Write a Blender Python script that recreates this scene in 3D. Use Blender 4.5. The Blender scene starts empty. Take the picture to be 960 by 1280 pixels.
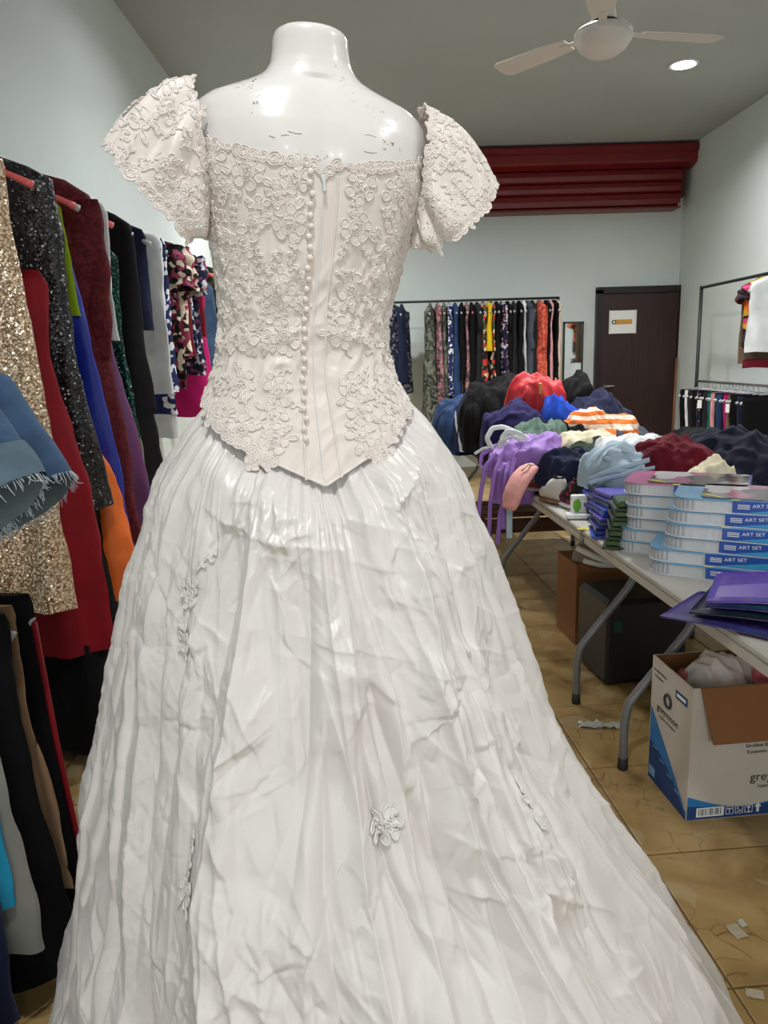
import bpy, math, random
import numpy as np
from mathutils import Matrix, Vector
random.seed(7); np.random.seed(7)
S = bpy.context.scene
C = S.collection
PI = math.pi

# ---------------------------------------------------------------- camera
cam_d = bpy.data.cameras.new('camera'); cam = bpy.data.objects.new('camera', cam_d); C.objects.link(cam)
cam_d.sensor_fit = 'VERTICAL'; cam_d.sensor_height = 36.0; cam_d.lens = 930/1280*36; cam_d.clip_start = 0.02
def cam_matrix(yaw, pitch, roll, loc):
    f = Vector((math.sin(yaw)*math.cos(pitch), math.cos(yaw)*math.cos(pitch), -math.sin(pitch)))
    r = Vector((math.cos(yaw), -math.sin(yaw), 0)); u = r.cross(f)
    r2 = math.cos(roll)*r - math.sin(roll)*u; u2 = math.cos(roll)*u + math.sin(roll)*r
    m = Matrix((r2, u2, -f)).transposed().to_4x4(); m.translation = loc
    return m
cam.matrix_world = cam_matrix(math.radians(.378), math.radians(11.74), math.radians(1.7), (0, 0, 1.38))
S.camera = cam

# ---------------------------------------------------------------- world, view, light
S.view_settings.view_transform = 'Standard'; S.view_settings.look = 'None'
S.view_settings.gamma = 1.0; S.view_settings.use_curve_mapping = False
S.view_settings.exposure = 0.32
XL, XR, YF, YB, ZC = -1.47, 3.42, -4.6, 8.6, 3.48       # the room
W = bpy.data.worlds.new('overcast_sky'); S.world = W; W.use_nodes = True
bg = W.node_tree.nodes['Background']; bg.inputs[0].default_value = (.95, .975, 1.0, 1); bg.inputs[1].default_value = 1.9
def portal():
    l = bpy.data.lights.new('shopfront_portal', 'AREA'); l.shape = 'RECTANGLE'; l.size = 4.3; l.size_y = 2.75
    l.cycles.is_portal = True
    o = bpy.data.objects.new('shopfront_portal', l); C.objects.link(o)
    o.location = ((XL+XR)/2, YF-.1, 1.45); o.rotation_euler = (PI/2, 0, 0)   # faces +y
portal()
LAMP_W = 30.0
LAMP_SPOTS = [(2.40, 6.15), (-.45, 6.7), (2.6, 4.4), (1.1, 4.4), (-.4, 4.4), (2.3, .8), (-.1, .3), (1.1, -2.6)]  # first one is visible; the rest are added out of view for even light
LAMP_FAC = [.95, 1.35, .10, 2.1, .35, .65, .62, .5]

# ---------------------------------------------------------------- helpers
def link(o, parent=None):
    C.objects.link(o)
    if parent is not None: o.parent = parent
    return o
def tag(o, label=None, cat=None, group=None, kind=None):
    if label: o['label'] = label
    if cat: o['category'] = cat
    if group: o['group'] = group
    if kind: o['kind'] = kind
    return o
def thing(name, label, cat, loc=(0, 0, 0), rz=0, group=None, rx=0, ry=0):
    o = bpy.data.objects.new(name, None); o.empty_display_size = .05; C.objects.link(o)
    o.location = loc; o.rotation_euler = (rx, ry, rz)
    return tag(o, label, cat, group)
def mesh(name, v, f, mat=None, parent=None, smooth=True):
    m = bpy.data.meshes.new(name)
    v = v.tolist() if isinstance(v, np.ndarray) else [tuple(p) for p in v]
    f = f.tolist() if isinstance(f, np.ndarray) else f
    m.from_pydata(v, [], f); m.update()
    if smooth: m.polygons.foreach_set('use_smooth', [True]*len(m.polygons))
    if mat: m.materials.append(mat)
    o = bpy.data.objects.new(name, m)
    return link(o, parent)
class B:
    """collects shapes that become ONE mesh"""
    def __init__(s): s.v = []; s.f = []
    def add(s, v, f):
        n = len(s.v); s.v += [tuple(map(float, p)) for p in v]; s.f += [tuple(int(i)+n for i in q) for q in f]; return s
    def box(s, c, d, rz=0, bev=0):
        x, y, z = d[0]/2, d[1]/2, d[2]/2
        if bev > 0:
            b = min(bev, x*.99, y*.99, z*.99); v = []; f = []
            for sz in (-1, 1):
                for k, (ix, iy, iz) in enumerate(((x, y, z-b), (x-b, y-b, z))):
                    pass
            lv = [(-z, b), (-z+b, 0), (z-b, 0), (z, b)]
            for zz, ins in lv:
                xx, yy = x-ins, y-ins; c2 = b*.6 if ins == 0 else b*.3
                v += [(-xx+c2, -yy, zz), (xx-c2, -yy, zz), (xx, -yy+c2, zz), (xx, yy-c2, zz), (xx-c2, yy, zz), (-xx+c2, yy, zz), (-xx, yy-c2, zz), (-xx, -yy+c2, zz)]
            for r in range(3):
                for i in range(8):
                    j = (i+1) % 8; f.append((r*8+i, r*8+j, r*8+8+j, r*8+8+i))
            f.append(tuple(range(7, -1, -1))); f.append(tuple(range(24, 32)))
        else:
            v = [(-x, -y, -z), (x, -y, -z), (x, y, -z), (-x, y, -z), (-x, -y, z), (x, -y, z), (x, y, z), (-x, y, z)]
            f = [(0, 3, 2, 1), (4, 5, 6, 7), (0, 1, 5, 4), (1, 2, 6, 5), (2, 3, 7, 6), (3, 0, 4, 7)]
        cr, sr = math.cos(rz), math.sin(rz)
        s.add([(c[0]+p[0]*cr-p[1]*sr, c[1]+p[0]*sr+p[1]*cr, c[2]+p[2]) for p in v], f); return s
    def tube(s, pts, r, n=8, cap=True, closed=False, flat=1.0):
        v, f = tube_vf(pts, r, n, closed, flat)
        m = len(pts)
        f = f.tolist()
        if cap and not closed:
            f.append(tuple(range(n-1, -1, -1))); f.append(tuple((m-1)*n+i for i in range(n)))
        s.add(v, f); return s
    def lathe(s, prof, n=24, c=(0, 0, 0), cap=True):
        v = []; f = []
        for r, z in prof:
            for i in range(n):
                a = 2*PI*i/n; v.append((c[0]+r*math.cos(a), c[1]+r*math.sin(a), c[2]+z))
        for k in range(len(prof)-1):
            for i in range(n):
                j = (i+1) % n; f.append((k*n+i, k*n+j, k*n+n+j, k*n+n+i))
        if cap:
            f.append(tuple(range(n-1, -1, -1))); f.append(tuple((len(prof)-1)*n+i for i in range(n)))
        s.add(v, f); return s
    def prism(s, poly, z0, z1, c=(0, 0, 0)):
        n = len(poly); v = [(c[0]+p[0], c[1]+p[1], c[2]+z0) for p in poly]+[(c[0]+p[0], c[1]+p[1], c[2]+z1) for p in poly]
        f = [tuple(range(n-1, -1, -1)), tuple(range(n, 2*n))]+[(i, (i+1) % n, n+(i+1) % n, n+i) for i in range(n)]
        s.add(v, f); return s
    def build(s, name, mat, parent=None, smooth=False):
        return mesh(name, s.v, s.f, mat, parent, smooth)
def tube_vf(pts, r, n=6, closed=False, flat=1.0, ref=None):
    P = np.asarray(pts, float); m = len(P)
    if closed: T = np.roll(P, -1, 0)-np.roll(P, 1, 0)
    else: T = np.gradient(P, axis=0)
    T /= np.linalg.norm(T, axis=1)[:, None]+1e-12
    up = np.array(ref if ref is not None else (0, 0, 1.)); 
    N = np.zeros_like(P); prev = np.cross(T[0], up)
    if np.linalg.norm(prev) < .2: prev = np.cross(T[0], (1., 0, 0))
    for i in range(m):
        q = prev-T[i]*np.dot(prev, T[i]); q /= np.linalg.norm(q)+1e-12; N[i] = q; prev = q
    Bn = np.cross(T, N)
    a = np.arange(n)*2*PI/n
    R = np.broadcast_to(np.asarray(r, float), (m,))
    V = P[:, None, :]+R[:, None, None]*(np.cos(a)[None, :, None]*N[:, None, :]+flat*np.sin(a)[None, :, None]*Bn[:, None, :])
    k = m if closed else m-1
    i, j = np.meshgrid(np.arange(k), np.arange(n), indexing='ij')
    i2 = (i+1) % m; j2 = (j+1) % n
    F = np.stack([i*n+j, i*n+j2, i2*n+j2, i2*n+j], -1).reshape(-1, 4)
    return V.reshape(-1, 3), F
def grid_faces(rows, cols, wrap=True):
    k = cols if wrap else cols-1
    i, j = np.meshgrid(np.arange(rows-1), np.arange(k), indexing='ij'); j2 = (j+1) % cols
    return np.stack([i*cols+j, i*cols+j2, (i+1)*cols+j2, (i+1)*cols+j], -1).reshape(-1, 4)
# ---- numpy noise
_perm = np.random.RandomState(3).permutation(256); _perm = np.concatenate([_perm]*3)
_grad = np.random.RandomState(4).normal(size=(256, 3)); _grad /= np.linalg.norm(_grad, axis=1)[:, None]
def pn(x, y, z=0.0, seed=0):
    """gradient noise, about -0.6..0.6"""
    x, y, z = np.broadcast_arrays(np.asarray(x, float)+seed*17.31, np.asarray(y, float)+seed*5.77, np.asarray(z, float)+seed*9.13)
    xi, yi, zi = np.floor(x).astype(int), np.floor(y).astype(int), np.floor(z).astype(int)
    xf, yf, zf = x-xi, y-yi, z-zi
    u, v, w = [t*t*t*(t*(t*6-15)+10) for t in (xf, yf, zf)]
    def g(i, j, k):
        h = _perm[(_perm[(_perm[(xi+i) & 255]+yi+j) & 255]+zi+k) & 255]; G = _grad[h]
        return G[..., 0]*(xf-i)+G[..., 1]*(yf-j)+G[..., 2]*(zf-k)
    def l(a, b, t): return a+(b-a)*t
    return l(l(l(g(0,0,0), g(1,0,0), u), l(g(0,1,0), g(1,1,0), u), v), l(l(g(0,0,1), g(1,0,1), u), l(g(0,1,1), g(1,1,1), u), v), w)
_hv = np.random.RandomState(5).rand(256)
def facet(x, y, seed=0):
    """piecewise-flat noise with straight creases, 0..1"""
    wx = x+.55*pn(x*.7, y*.7, 1.3, seed); wy = y+.55*pn(x*.7, y*.7, 7.7, seed)
    i, j = np.floor(wx).astype(int), np.floor(wy).astype(int); fx, fy = wx-i, wy-j
    def h(a, b): return _hv[_perm[(_perm[(a+seed*31) & 255]+b+seed*7) & 255]]
    up = fx > fy
    h00, h11 = h(i, j), h(i+1, j+1); hm = np.where(up, h(i+1, j), h(i, j+1))
    big, small = np.where(up, fx, fy), np.where(up, fy, fx)
    return h00*(1-big)+hm*(big-small)+h11*small
def smooth01(t): t = np.clip(t, 0, 1); return t*t*(3-2*t)

# ---------------------------------------------------------------- materials
def nmat(name):
    m = bpy.data.materials.new(name); m.use_nodes = True
    nt = m.node_tree; return m, nt, nt.nodes['Principled BSDF']
def N(nt, typ, **kw):
    n = nt.nodes.new(typ)
    for k, v in kw.items():
        if k.startswith('i_'):
            key = k[2:]; key = int(key) if key.isdigit() else key.replace('_', ' ')
            n.inputs[key].default_value = v
        else: setattr(n, k, v)
    return n
def rgba(c): return (c[0], c[1], c[2], 1)
def srgb(r, g, b):
    f = lambda c: (c/255/12.92) if c/255 <= .04045 else ((c/255+.055)/1.055)**2.4
    return (f(r), f(g), f(b))
def ramp(nt, stops, mode='LINEAR'):
    n = nt.nodes.new('ShaderNodeValToRGB'); cr = n.color_ramp; cr.interpolation = mode
    while len(cr.elements) < len(stops): cr.elements.new(.5)
    for e, (p, c) in zip(cr.elements, stops): e.position = p; e.color = rgba(c)
    return n
def pos(nt, scale=(1, 1, 1), space='Object'):
    t = N(nt, 'ShaderNodeTexCoord'); m = N(nt, 'ShaderNodeMapping'); m.inputs['Scale'].default_value = scale
    if space == 'World':
        g = N(nt, 'ShaderNodeNewGeometry'); nt.links.new(g.outputs['Position'], m.inputs[0])
    else: nt.links.new(t.outputs[space], m.inputs[0])
    return m.outputs[0]
def add_bump(nt, p, vec, scale, strength, dist=.002, detail=3, typ='noise'):
    if typ == 'noise': t = N(nt, 'ShaderNodeTexNoise', i_Scale=scale, i_Detail=detail); out = t.outputs['Fac']
    else: t = N(nt, 'ShaderNodeTexVoronoi', i_Scale=scale); out = t.outputs['Distance']
    if vec is not None: nt.links.new(vec, t.inputs['Vector'])
    b = N(nt, 'ShaderNodeBump', i_Strength=strength, i_Distance=dist)
    nt.links.new(out, b.inputs['Height']); nt.links.new(b.outputs[0], p.inputs['Normal']); return b
def plain(name, c, rough=.5, metal=0.0, spec=.5, bump=None, var=.0, space='Object', vscale=6.0, sheen=0.0, alpha=1.0, trans=0.0, coat=0.0):
    m, nt, p = nmat(name)
    p.inputs['Base Color'].default_value = rgba(c); p.inputs['Roughness'].default_value = rough
    p.inputs['Metallic'].default_value = metal; p.inputs['Specular IOR Level'].default_value = spec
    p.inputs['Sheen Weight'].default_value = sheen; p.inputs['Alpha'].default_value = alpha
    p.inputs['Transmission Weight'].default_value = trans; p.inputs['Coat Weight'].default_value = coat
    v = pos(nt, space=space)
    if var > 0:
        t = N(nt, 'ShaderNodeTexNoise', i_Scale=vscale, i_Detail=4.0); nt.links.new(v, t.inputs['Vector'])
        r = ramp(nt, [(.3, [x*(1-var) for x in c]), (.7, [min(1, x*(1+var)) for x in c])])
        nt.links.new(t.outputs['Fac'], r.inputs[0]); nt.links.new(r.outputs[0], p.inputs['Base Color'])
    if bump: add_bump(nt, p, v, bump[0], bump[1], bump[2] if len(bump) > 2 else .002)
    return m
_fab = {}
def fabric(c, rough=.85, var=.12, sheen=.03):
    k = (tuple(round(x, 4) for x in c), rough)
    if k not in _fab: _fab[k] = plain('woven_fabric', c, rough, spec=.15, bump=(420, .25, .0006), var=var, vscale=9, sheen=sheen)
    return _fab[k]
def printed(name, cols, scale=40, warp=.6, rough=.8, stretch=(1, 1, 1)):
    """random patches of several colours: floral and mixed prints"""
    m, nt, p = nmat(name); v = pos(nt, stretch)
    n = N(nt, 'ShaderNodeTexNoise', i_Scale=scale*.5, i_Detail=2.0); nt.links.new(v, n.inputs['Vector'])
    mix = N(nt, 'ShaderNodeVectorMath', operation='MULTIPLY_ADD'); nt.links.new(n.outputs['Color'], mix.inputs[0])
    mix.inputs[1].default_value = (warp/scale*2,)*3; nt.links.new(v, mix.inputs[2])
    vo = N(nt, 'ShaderNodeTexVoronoi', i_Scale=scale); nt.links.new(mix.outputs[0], vo.inputs['Vector'])
    sx = N(nt, 'ShaderNodeSeparateColor'); nt.links.new(vo.outputs['Color'], sx.inputs[0])
    r = ramp(nt, [(i/len(cols), c) for i, c in enumerate(cols)], 'CONSTANT'); nt.links.new(sx.outputs[0], r.inputs[0])
    nt.links.new(r.outputs[0], p.inputs['Base Color']); p.inputs['Roughness'].default_value = rough
    p.inputs['Specular IOR Level'].default_value = .25
    return m
def striped(name, a, b, scale=20, axis=0, rough=.8, width=.5, rot=0.0):
    m, nt, p = nmat(name); v = pos(nt)
    mp = N(nt, 'ShaderNodeMapping'); mp.inputs['Rotation'].default_value = (0, rot, rot); nt.links.new(v, mp.inputs[0])
    n = N(nt, 'ShaderNodeTexNoise', i_Scale=4.0); nt.links.new(v, n.inputs['Vector'])
    s = N(nt, 'ShaderNodeSeparateXYZ'); nt.links.new(mp.outputs[0], s.inputs[0])
    a1 = N(nt, 'ShaderNodeMath', operation='MULTIPLY_ADD'); nt.links.new(n.outputs['Fac'], a1.inputs[0]); a1.inputs[1].default_value = .06; nt.links.new(s.outputs[axis], a1.inputs[2])
    m1 = N(nt, 'ShaderNodeMath', operation='MULTIPLY'); nt.links.new(a1.outputs[0], m1.inputs[0]); m1.inputs[1].default_value = scale
    fr = N(nt, 'ShaderNodeMath', operation='FRACT'); nt.links.new(m1.outputs[0], fr.inputs[0])
    r = ramp(nt, [(0, a), (width, b)], 'CONSTANT'); nt.links.new(fr.outputs[0], r.inputs[0])
    nt.links.new(r.outputs[0], p.inputs['Base Color']); p.inputs['Roughness'].default_value = rough; p.inputs['Specular IOR Level'].default_value = .25
    return m
def sequins(name, base, spark, scale=220, metal=.7, amount=.55, rough=.28, tilt=.9):
    """overlapping little discs, each tilted its own way"""
    m, nt, p = nmat(name); v = pos(nt)
    vo = N(nt, 'ShaderNodeTexVoronoi', i_Scale=scale); nt.links.new(v, vo.inputs['Vector'])
    sx = N(nt, 'ShaderNodeSeparateColor'); nt.links.new(vo.outputs['Color'], sx.inputs[0])
    r = ramp(nt, [(0, base), (amount-.015, [x*1.5 for x in base]), (amount, [(a+b)/2 for a, b in zip(base, spark)]), (.995, spark)]); nt.links.new(sx.outputs[0], r.inputs[0])  # sparkle painted in: a share of discs takes the pale spark colour
    nt.links.new(r.outputs[0], p.inputs['Base Color']); p.inputs['Metallic'].default_value = metal; p.inputs['Roughness'].default_value = rough
    g = N(nt, 'ShaderNodeNewGeometry')
    sub = N(nt, 'ShaderNodeVectorMath', operation='SUBTRACT'); nt.links.new(vo.outputs['Color'], sub.inputs[0]); sub.inputs[1].default_value = (.5, .5, .5)
    ma = N(nt, 'ShaderNodeVectorMath', operation='MULTIPLY_ADD'); nt.links.new(sub.outputs[0], ma.inputs[0]); ma.inputs[1].default_value = (tilt,)*3; nt.links.new(g.outputs['Normal'], ma.inputs[2])
    no = N(nt, 'ShaderNodeVectorMath', operation='NORMALIZE'); nt.links.new(ma.outputs[0], no.inputs[0]); nt.links.new(no.outputs[0], p.inputs['Normal'])
    return m
def lamp_mat(name, c, strength):
    m, nt, p = nmat(name); p.inputs['Emission Color'].default_value = rgba(c); p.inputs['Emission Strength'].default_value = strength
    p.inputs['Base Color'].default_value = rgba(c); return m
def make_tile_mat():
    m, nt, p = nmat('ochre_floor_tile'); v = pos(nt, space='World')
    n1 = N(nt, 'ShaderNodeTexNoise', i_Scale=3.2, i_Detail=6.0, i_Distortion=1.2); nt.links.new(v, n1.inputs['Vector'])
    r1 = ramp(nt, [(.28, srgb(128, 103, 62)), (.5, srgb(168, 140, 90)), (.72, srgb(190, 164, 114))]); nt.links.new(n1.outputs['Fac'], r1.inputs[0])
    # worn pale flakes with brown rims
    n2 = N(nt, 'ShaderNodeTexNoise', i_Scale=7.0, i_Detail=2.0); nt.links.new(v, n2.inputs['Vector'])
    w = N(nt, 'ShaderNodeVectorMath', operation='MULTIPLY_ADD'); nt.links.new(n2.outputs['Color'], w.inputs[0]); w.inputs[1].default_value = (.16, .16, .0); nt.links.new(v, w.inputs[2])
    vo = N(nt, 'ShaderNodeTexVoronoi', i_Scale=11.0, feature='DISTANCE_TO_EDGE'); nt.links.new(w.outputs[0], vo.inputs['Vector'])
    n3 = N(nt, 'ShaderNodeTexNoise', i_Scale=5.0, i_Detail=2.0); nt.links.new(v, n3.inputs['Vector'])
    th = ramp(nt, [(.50, (0, 0, 0)), (.58, (1, 1, 1))]); nt.links.new(n3.outputs['Fac'], th.inputs[0])
    ed = ramp(nt, [(0, (.8, .8, .8)), (.03, (0, 0, 0))]); nt.links.new(vo.outputs['Distance'], ed.inputs[0])
    mu = N(nt, 'ShaderNodeMath', operation='MULTIPLY'); nt.links.new(th.outputs[0], mu.inputs[0]); nt.links.new(ed.outputs[0], mu.inputs[1])
    mx = N(nt, 'ShaderNodeMix', data_type='RGBA'); nt.links.new(mu.outputs[0], mx.inputs[0]); nt.links.new(r1.outputs[0], mx.inputs[6]); mx.inputs[7].default_value = rgba(srgb(104, 76, 42))
    vc = N(nt, 'ShaderNodeTexVoronoi', i_Scale=11.0); nt.links.new(w.outputs[0], vc.inputs['Vector'])
    sx = N(nt, 'ShaderNodeSeparateColor'); nt.links.new(vc.outputs['Color'], sx.inputs[0])
    pk = ramp(nt, [(.88, (0, 0, 0)), (.90, (.32, .32, .32))]); nt.links.new(sx.outputs[0], pk.inputs[0])
    m2 = N(nt, 'ShaderNodeMix', data_type='RGBA'); nt.links.new(pk.outputs[0], m2.inputs[0]); nt.links.new(mx.outputs[2], m2.inputs[6]); m2.inputs[7].default_value = rgba(srgb(196, 180, 148))
    nt.links.new(m2.outputs[2], p.inputs['Base Color']); p.inputs['Roughness'].default_value = .33
    add_bump(nt, p, v, 14, .15, .002)
    return m
def make_wood(name, a, b, scale=(40, 40, 2.0), rough=.45):
    m, nt, p = nmat(name); v = pos(nt, scale)
    n = N(nt, 'ShaderNodeTexNoise', i_Scale=1.0, i_Detail=5.0); nt.links.new(v, n.inputs['Vector'])
    r = ramp(nt, [(.3, a), (.7, b)]); nt.links.new(n.outputs['Fac'], r.inputs[0]); nt.links.new(r.outputs[0], p.inputs['Base Color'])
    p.inputs['Roughness'].default_value = rough; return m
def make_mannequin_mat():
    m, nt, p = nmat('scuffed_white_gloss'); v = pos(nt, space='World')
    base = (.80, .795, .775)
    n1 = N(nt, 'ShaderNodeTexNoise', i_Scale=13.0, i_Detail=1.0); nt.links.new(v, n1.inputs['Vector'])
    n2 = N(nt, 'ShaderNodeTexNoise', i_Scale=120.0, i_Detail=3.0); nt.links.new(v, n2.inputs['Vector'])
    r1 = ramp(nt, [(.56, (0, 0, 0)), (.66, (1, 1, 1))]); nt.links.new(n1.outputs['Fac'], r1.inputs[0])
    r2 = ramp(nt, [(.62, (0, 0, 0)), (.66, (1, 1, 1))]); nt.links.new(n2.outputs['Fac'], r2.inputs[0])
    mu = N(nt, 'ShaderNodeMath', operation='MULTIPLY'); nt.links.new(r1.outputs[0], mu.inputs[0]); nt.links.new(r2.outputs[0], mu.inputs[1])
    mx = N(nt, 'ShaderNodeMix', data_type='RGBA'); nt.links.new(mu.outputs[0], mx.inputs[0]); mx.inputs[6].default_value = rgba(base); mx.inputs[7].default_value = rgba((.22, .20, .18))
    nt.links.new(mx.outputs[2], p.inputs['Base Color']); p.inputs['Roughness'].default_value = .22; p.inputs['Coat Weight'].default_value = .3
    add_bump(nt, p, v, 40, .06, .002)
    return m
def make_satin(name, c, rough=.36, tilt=(.035, .05), scales=(13.0, 34.0), fine=.12):
    """crumpled satin: two sizes of flat, slightly tilted facets and a fine pucker"""
    m, nt, p = nmat(name); v = pos(nt, (1, 1, .62))
    p.inputs['Base Color'].default_value = rgba(c); p.inputs['Roughness'].default_value = rough
    p.inputs['Specular IOR Level'].default_value = .55; p.inputs['Sheen Weight'].default_value = .1; p.inputs['Sheen Roughness'].default_value = .4; p.inputs['Coat Weight'].default_value = .12; p.inputs['Coat Roughness'].default_value = .32
    n0 = N(nt, 'ShaderNodeTexNoise', i_Scale=9.0, i_Detail=2.0); nt.links.new(v, n0.inputs['Vector'])
    w = N(nt, 'ShaderNodeVectorMath', operation='MULTIPLY_ADD'); nt.links.new(n0.outputs['Color'], w.inputs[0]); w.inputs[1].default_value = (.10,)*3; nt.links.new(v, w.inputs[2])
    g = N(nt, 'ShaderNodeNewGeometry'); cur = g.outputs['Normal']
    for k, (sc, tl) in enumerate(zip(scales, tilt)):
        vo = N(nt, 'ShaderNodeTexVoronoi', i_Scale=sc); nt.links.new(w.outputs[0], vo.inputs['Vector'])
        sub = N(nt, 'ShaderNodeVectorMath', operation='SUBTRACT'); nt.links.new(vo.outputs['Color'], sub.inputs[0]); sub.inputs[1].default_value = (.5, .5, .5)
        msk = N(nt, 'ShaderNodeTexNoise', i_Scale=5.0+3*k, i_Detail=1.0); nt.links.new(v, msk.inputs['Vector'])
        mr = ramp(nt, [(.38, (.15, .15, .15)), (.62, (1, 1, 1))]); nt.links.new(msk.outputs['Fac'], mr.inputs[0])
        ms = N(nt, 'ShaderNodeVectorMath', operation='MULTIPLY'); nt.links.new(sub.outputs[0], ms.inputs[0]); nt.links.new(mr.outputs[0], ms.inputs[1])
        ma = N(nt, 'ShaderNodeVectorMath', operation='MULTIPLY_ADD'); nt.links.new(ms.outputs[0], ma.inputs[0]); ma.inputs[1].default_value = (tl*2,)*3; nt.links.new(cur, ma.inputs[2])
        no = N(nt, 'ShaderNodeVectorMath', operation='NORMALIZE'); nt.links.new(ma.outputs[0], no.inputs[0]); cur = no.outputs[0]
    n1 = N(nt, 'ShaderNodeTexNoise', i_Scale=60.0, i_Detail=3.0, i_Distortion=1.0); nt.links.new(v, n1.inputs['Vector'])
    b = N(nt, 'ShaderNodeBump', i_Strength=fine, i_Distance=.002); nt.links.new(n1.outputs['Fac'], b.inputs['Height']); nt.links.new(cur, b.inputs['Normal']); nt.links.new(b.outputs[0], p.inputs['Normal'])
    return m
M = {}
M['wall'] = plain('pale_green_grey_wall_paint', srgb(203, 213, 211), .75, var=.03, space='World', vscale=1.5, bump=(60, .08, .002))
M['ceiling'] = plain('grey_ceiling_paint', srgb(160, 166, 166), .85, var=.05, space='World', vscale=1.2, bump=(30, .1, .003))
M['grout'] = plain('dark_grout', srgb(104, 82, 50), .9, var=.1, space='World')
M['tile'] = make_tile_mat()
M['white_plastic'] = plain('white_plastic', (.78, .79, .80), .35)
M['clear_plastic'] = plain('milky_clear_plastic', (.55, .58, .60), .25, alpha=.78)
M['pink_plastic'] = plain('salmon_pink_plastic', srgb(226, 104, 104), .35)
M['metal_dark'] = plain('dark_steel', (.03, .035, .035), .45, metal=.6)
M['chrome'] = plain('brushed_chrome', (.62, .62, .62), .3, metal=1.0)
M['table_top'] = plain('grey_white_table_plastic', srgb(172, 170, 162), .5, var=.05, bump=(300, .1, .0008))
M['leg_grey'] = plain('grey_powder_coated_steel', srgb(120, 122, 124), .4, metal=.3)
M['black_rubber'] = plain('black_rubber', (.012, .012, .012), .6)
M['red_metal'] = plain('red_painted_shutter_steel', srgb(108, 16, 20), .36, var=.08, space='World', vscale=3)
M['door'] = make_wood('dark_stained_door_wood', srgb(34, 17, 15), srgb(54, 27, 23))
M['door_trim'] = make_wood('darker_stained_door_trim', srgb(20, 12, 11), srgb(32, 18, 15))
M['paper'] = plain('white_paper', (.80, .82, .80), .7)
M['mannequin'] = make_mannequin_mat()
M['satin'] = make_satin('ivory_white_satin', (.74, .71, .69))
M['bodice'] = make_satin('ivory_bodice_satin', (.81, .745, .695), .45, (.05, .07), (26.0, 60.0))
M['lace'] = plain('ivory_corded_lace', (.82, .76, .715), .5, spec=.5, bump=(700, .3, .0006), sheen=.2)
M['lace_white'] = plain('white_corded_lace', (.76, .735, .71), .5, spec=.5, bump=(700, .3, .0006), sheen=.1)
M['bead'] = plain('pearl_bead', (.84, .81, .77), .16, coat=.4)
M['cardboard'] = plain('brown_cardboard', srgb(136, 92, 54), .85, var=.08)
M['black'] = fabric((.0045, .0045, .0055), .85, sheen=0)
M['navy'] = fabric(srgb(28, 34, 58))
M['denim'] = plain('blue_denim', srgb(60, 86, 116), .85, spec=.2, var=.25, vscale=14, bump=(500, .4, .0008), sheen=.1)
M['denim_dark'] = plain('dark_blue_denim', srgb(38, 60, 96), .85, spec=.2, var=.25, vscale=14, bump=(500, .4, .0008))
M['glass_mirror'] = plain('mirror_glass', (.75, .78, .78), .04, metal=1.0)
def text_mesh(name, s, size, mat, parent, loc, rot, align='LEFT', depth=.0003, sx=1.0, shear=0):
    cu = bpy.data.curves.new(name, 'FONT'); cu.body = s; cu.size = size; cu.extrude = depth; cu.align_x = align; cu.align_y = 'CENTER'; cu.shear = shear; cu.resolution_u = 3
    t = bpy.data.objects.new(name+'_tmp', cu); C.objects.link(t)
    dg = bpy.context.evaluated_depsgraph_get(); me = bpy.data.meshes.new_from_object(t.evaluated_get(dg))
    bpy.data.objects.remove(t); bpy.data.curves.remove(cu)
    me.materials.clear(); me.materials.append(mat)
    o = bpy.data.objects.new(name, me); link(o, parent); o.location = loc; o.rotation_euler = rot; o.scale = (sx, 1, 1)
    return o

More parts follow.
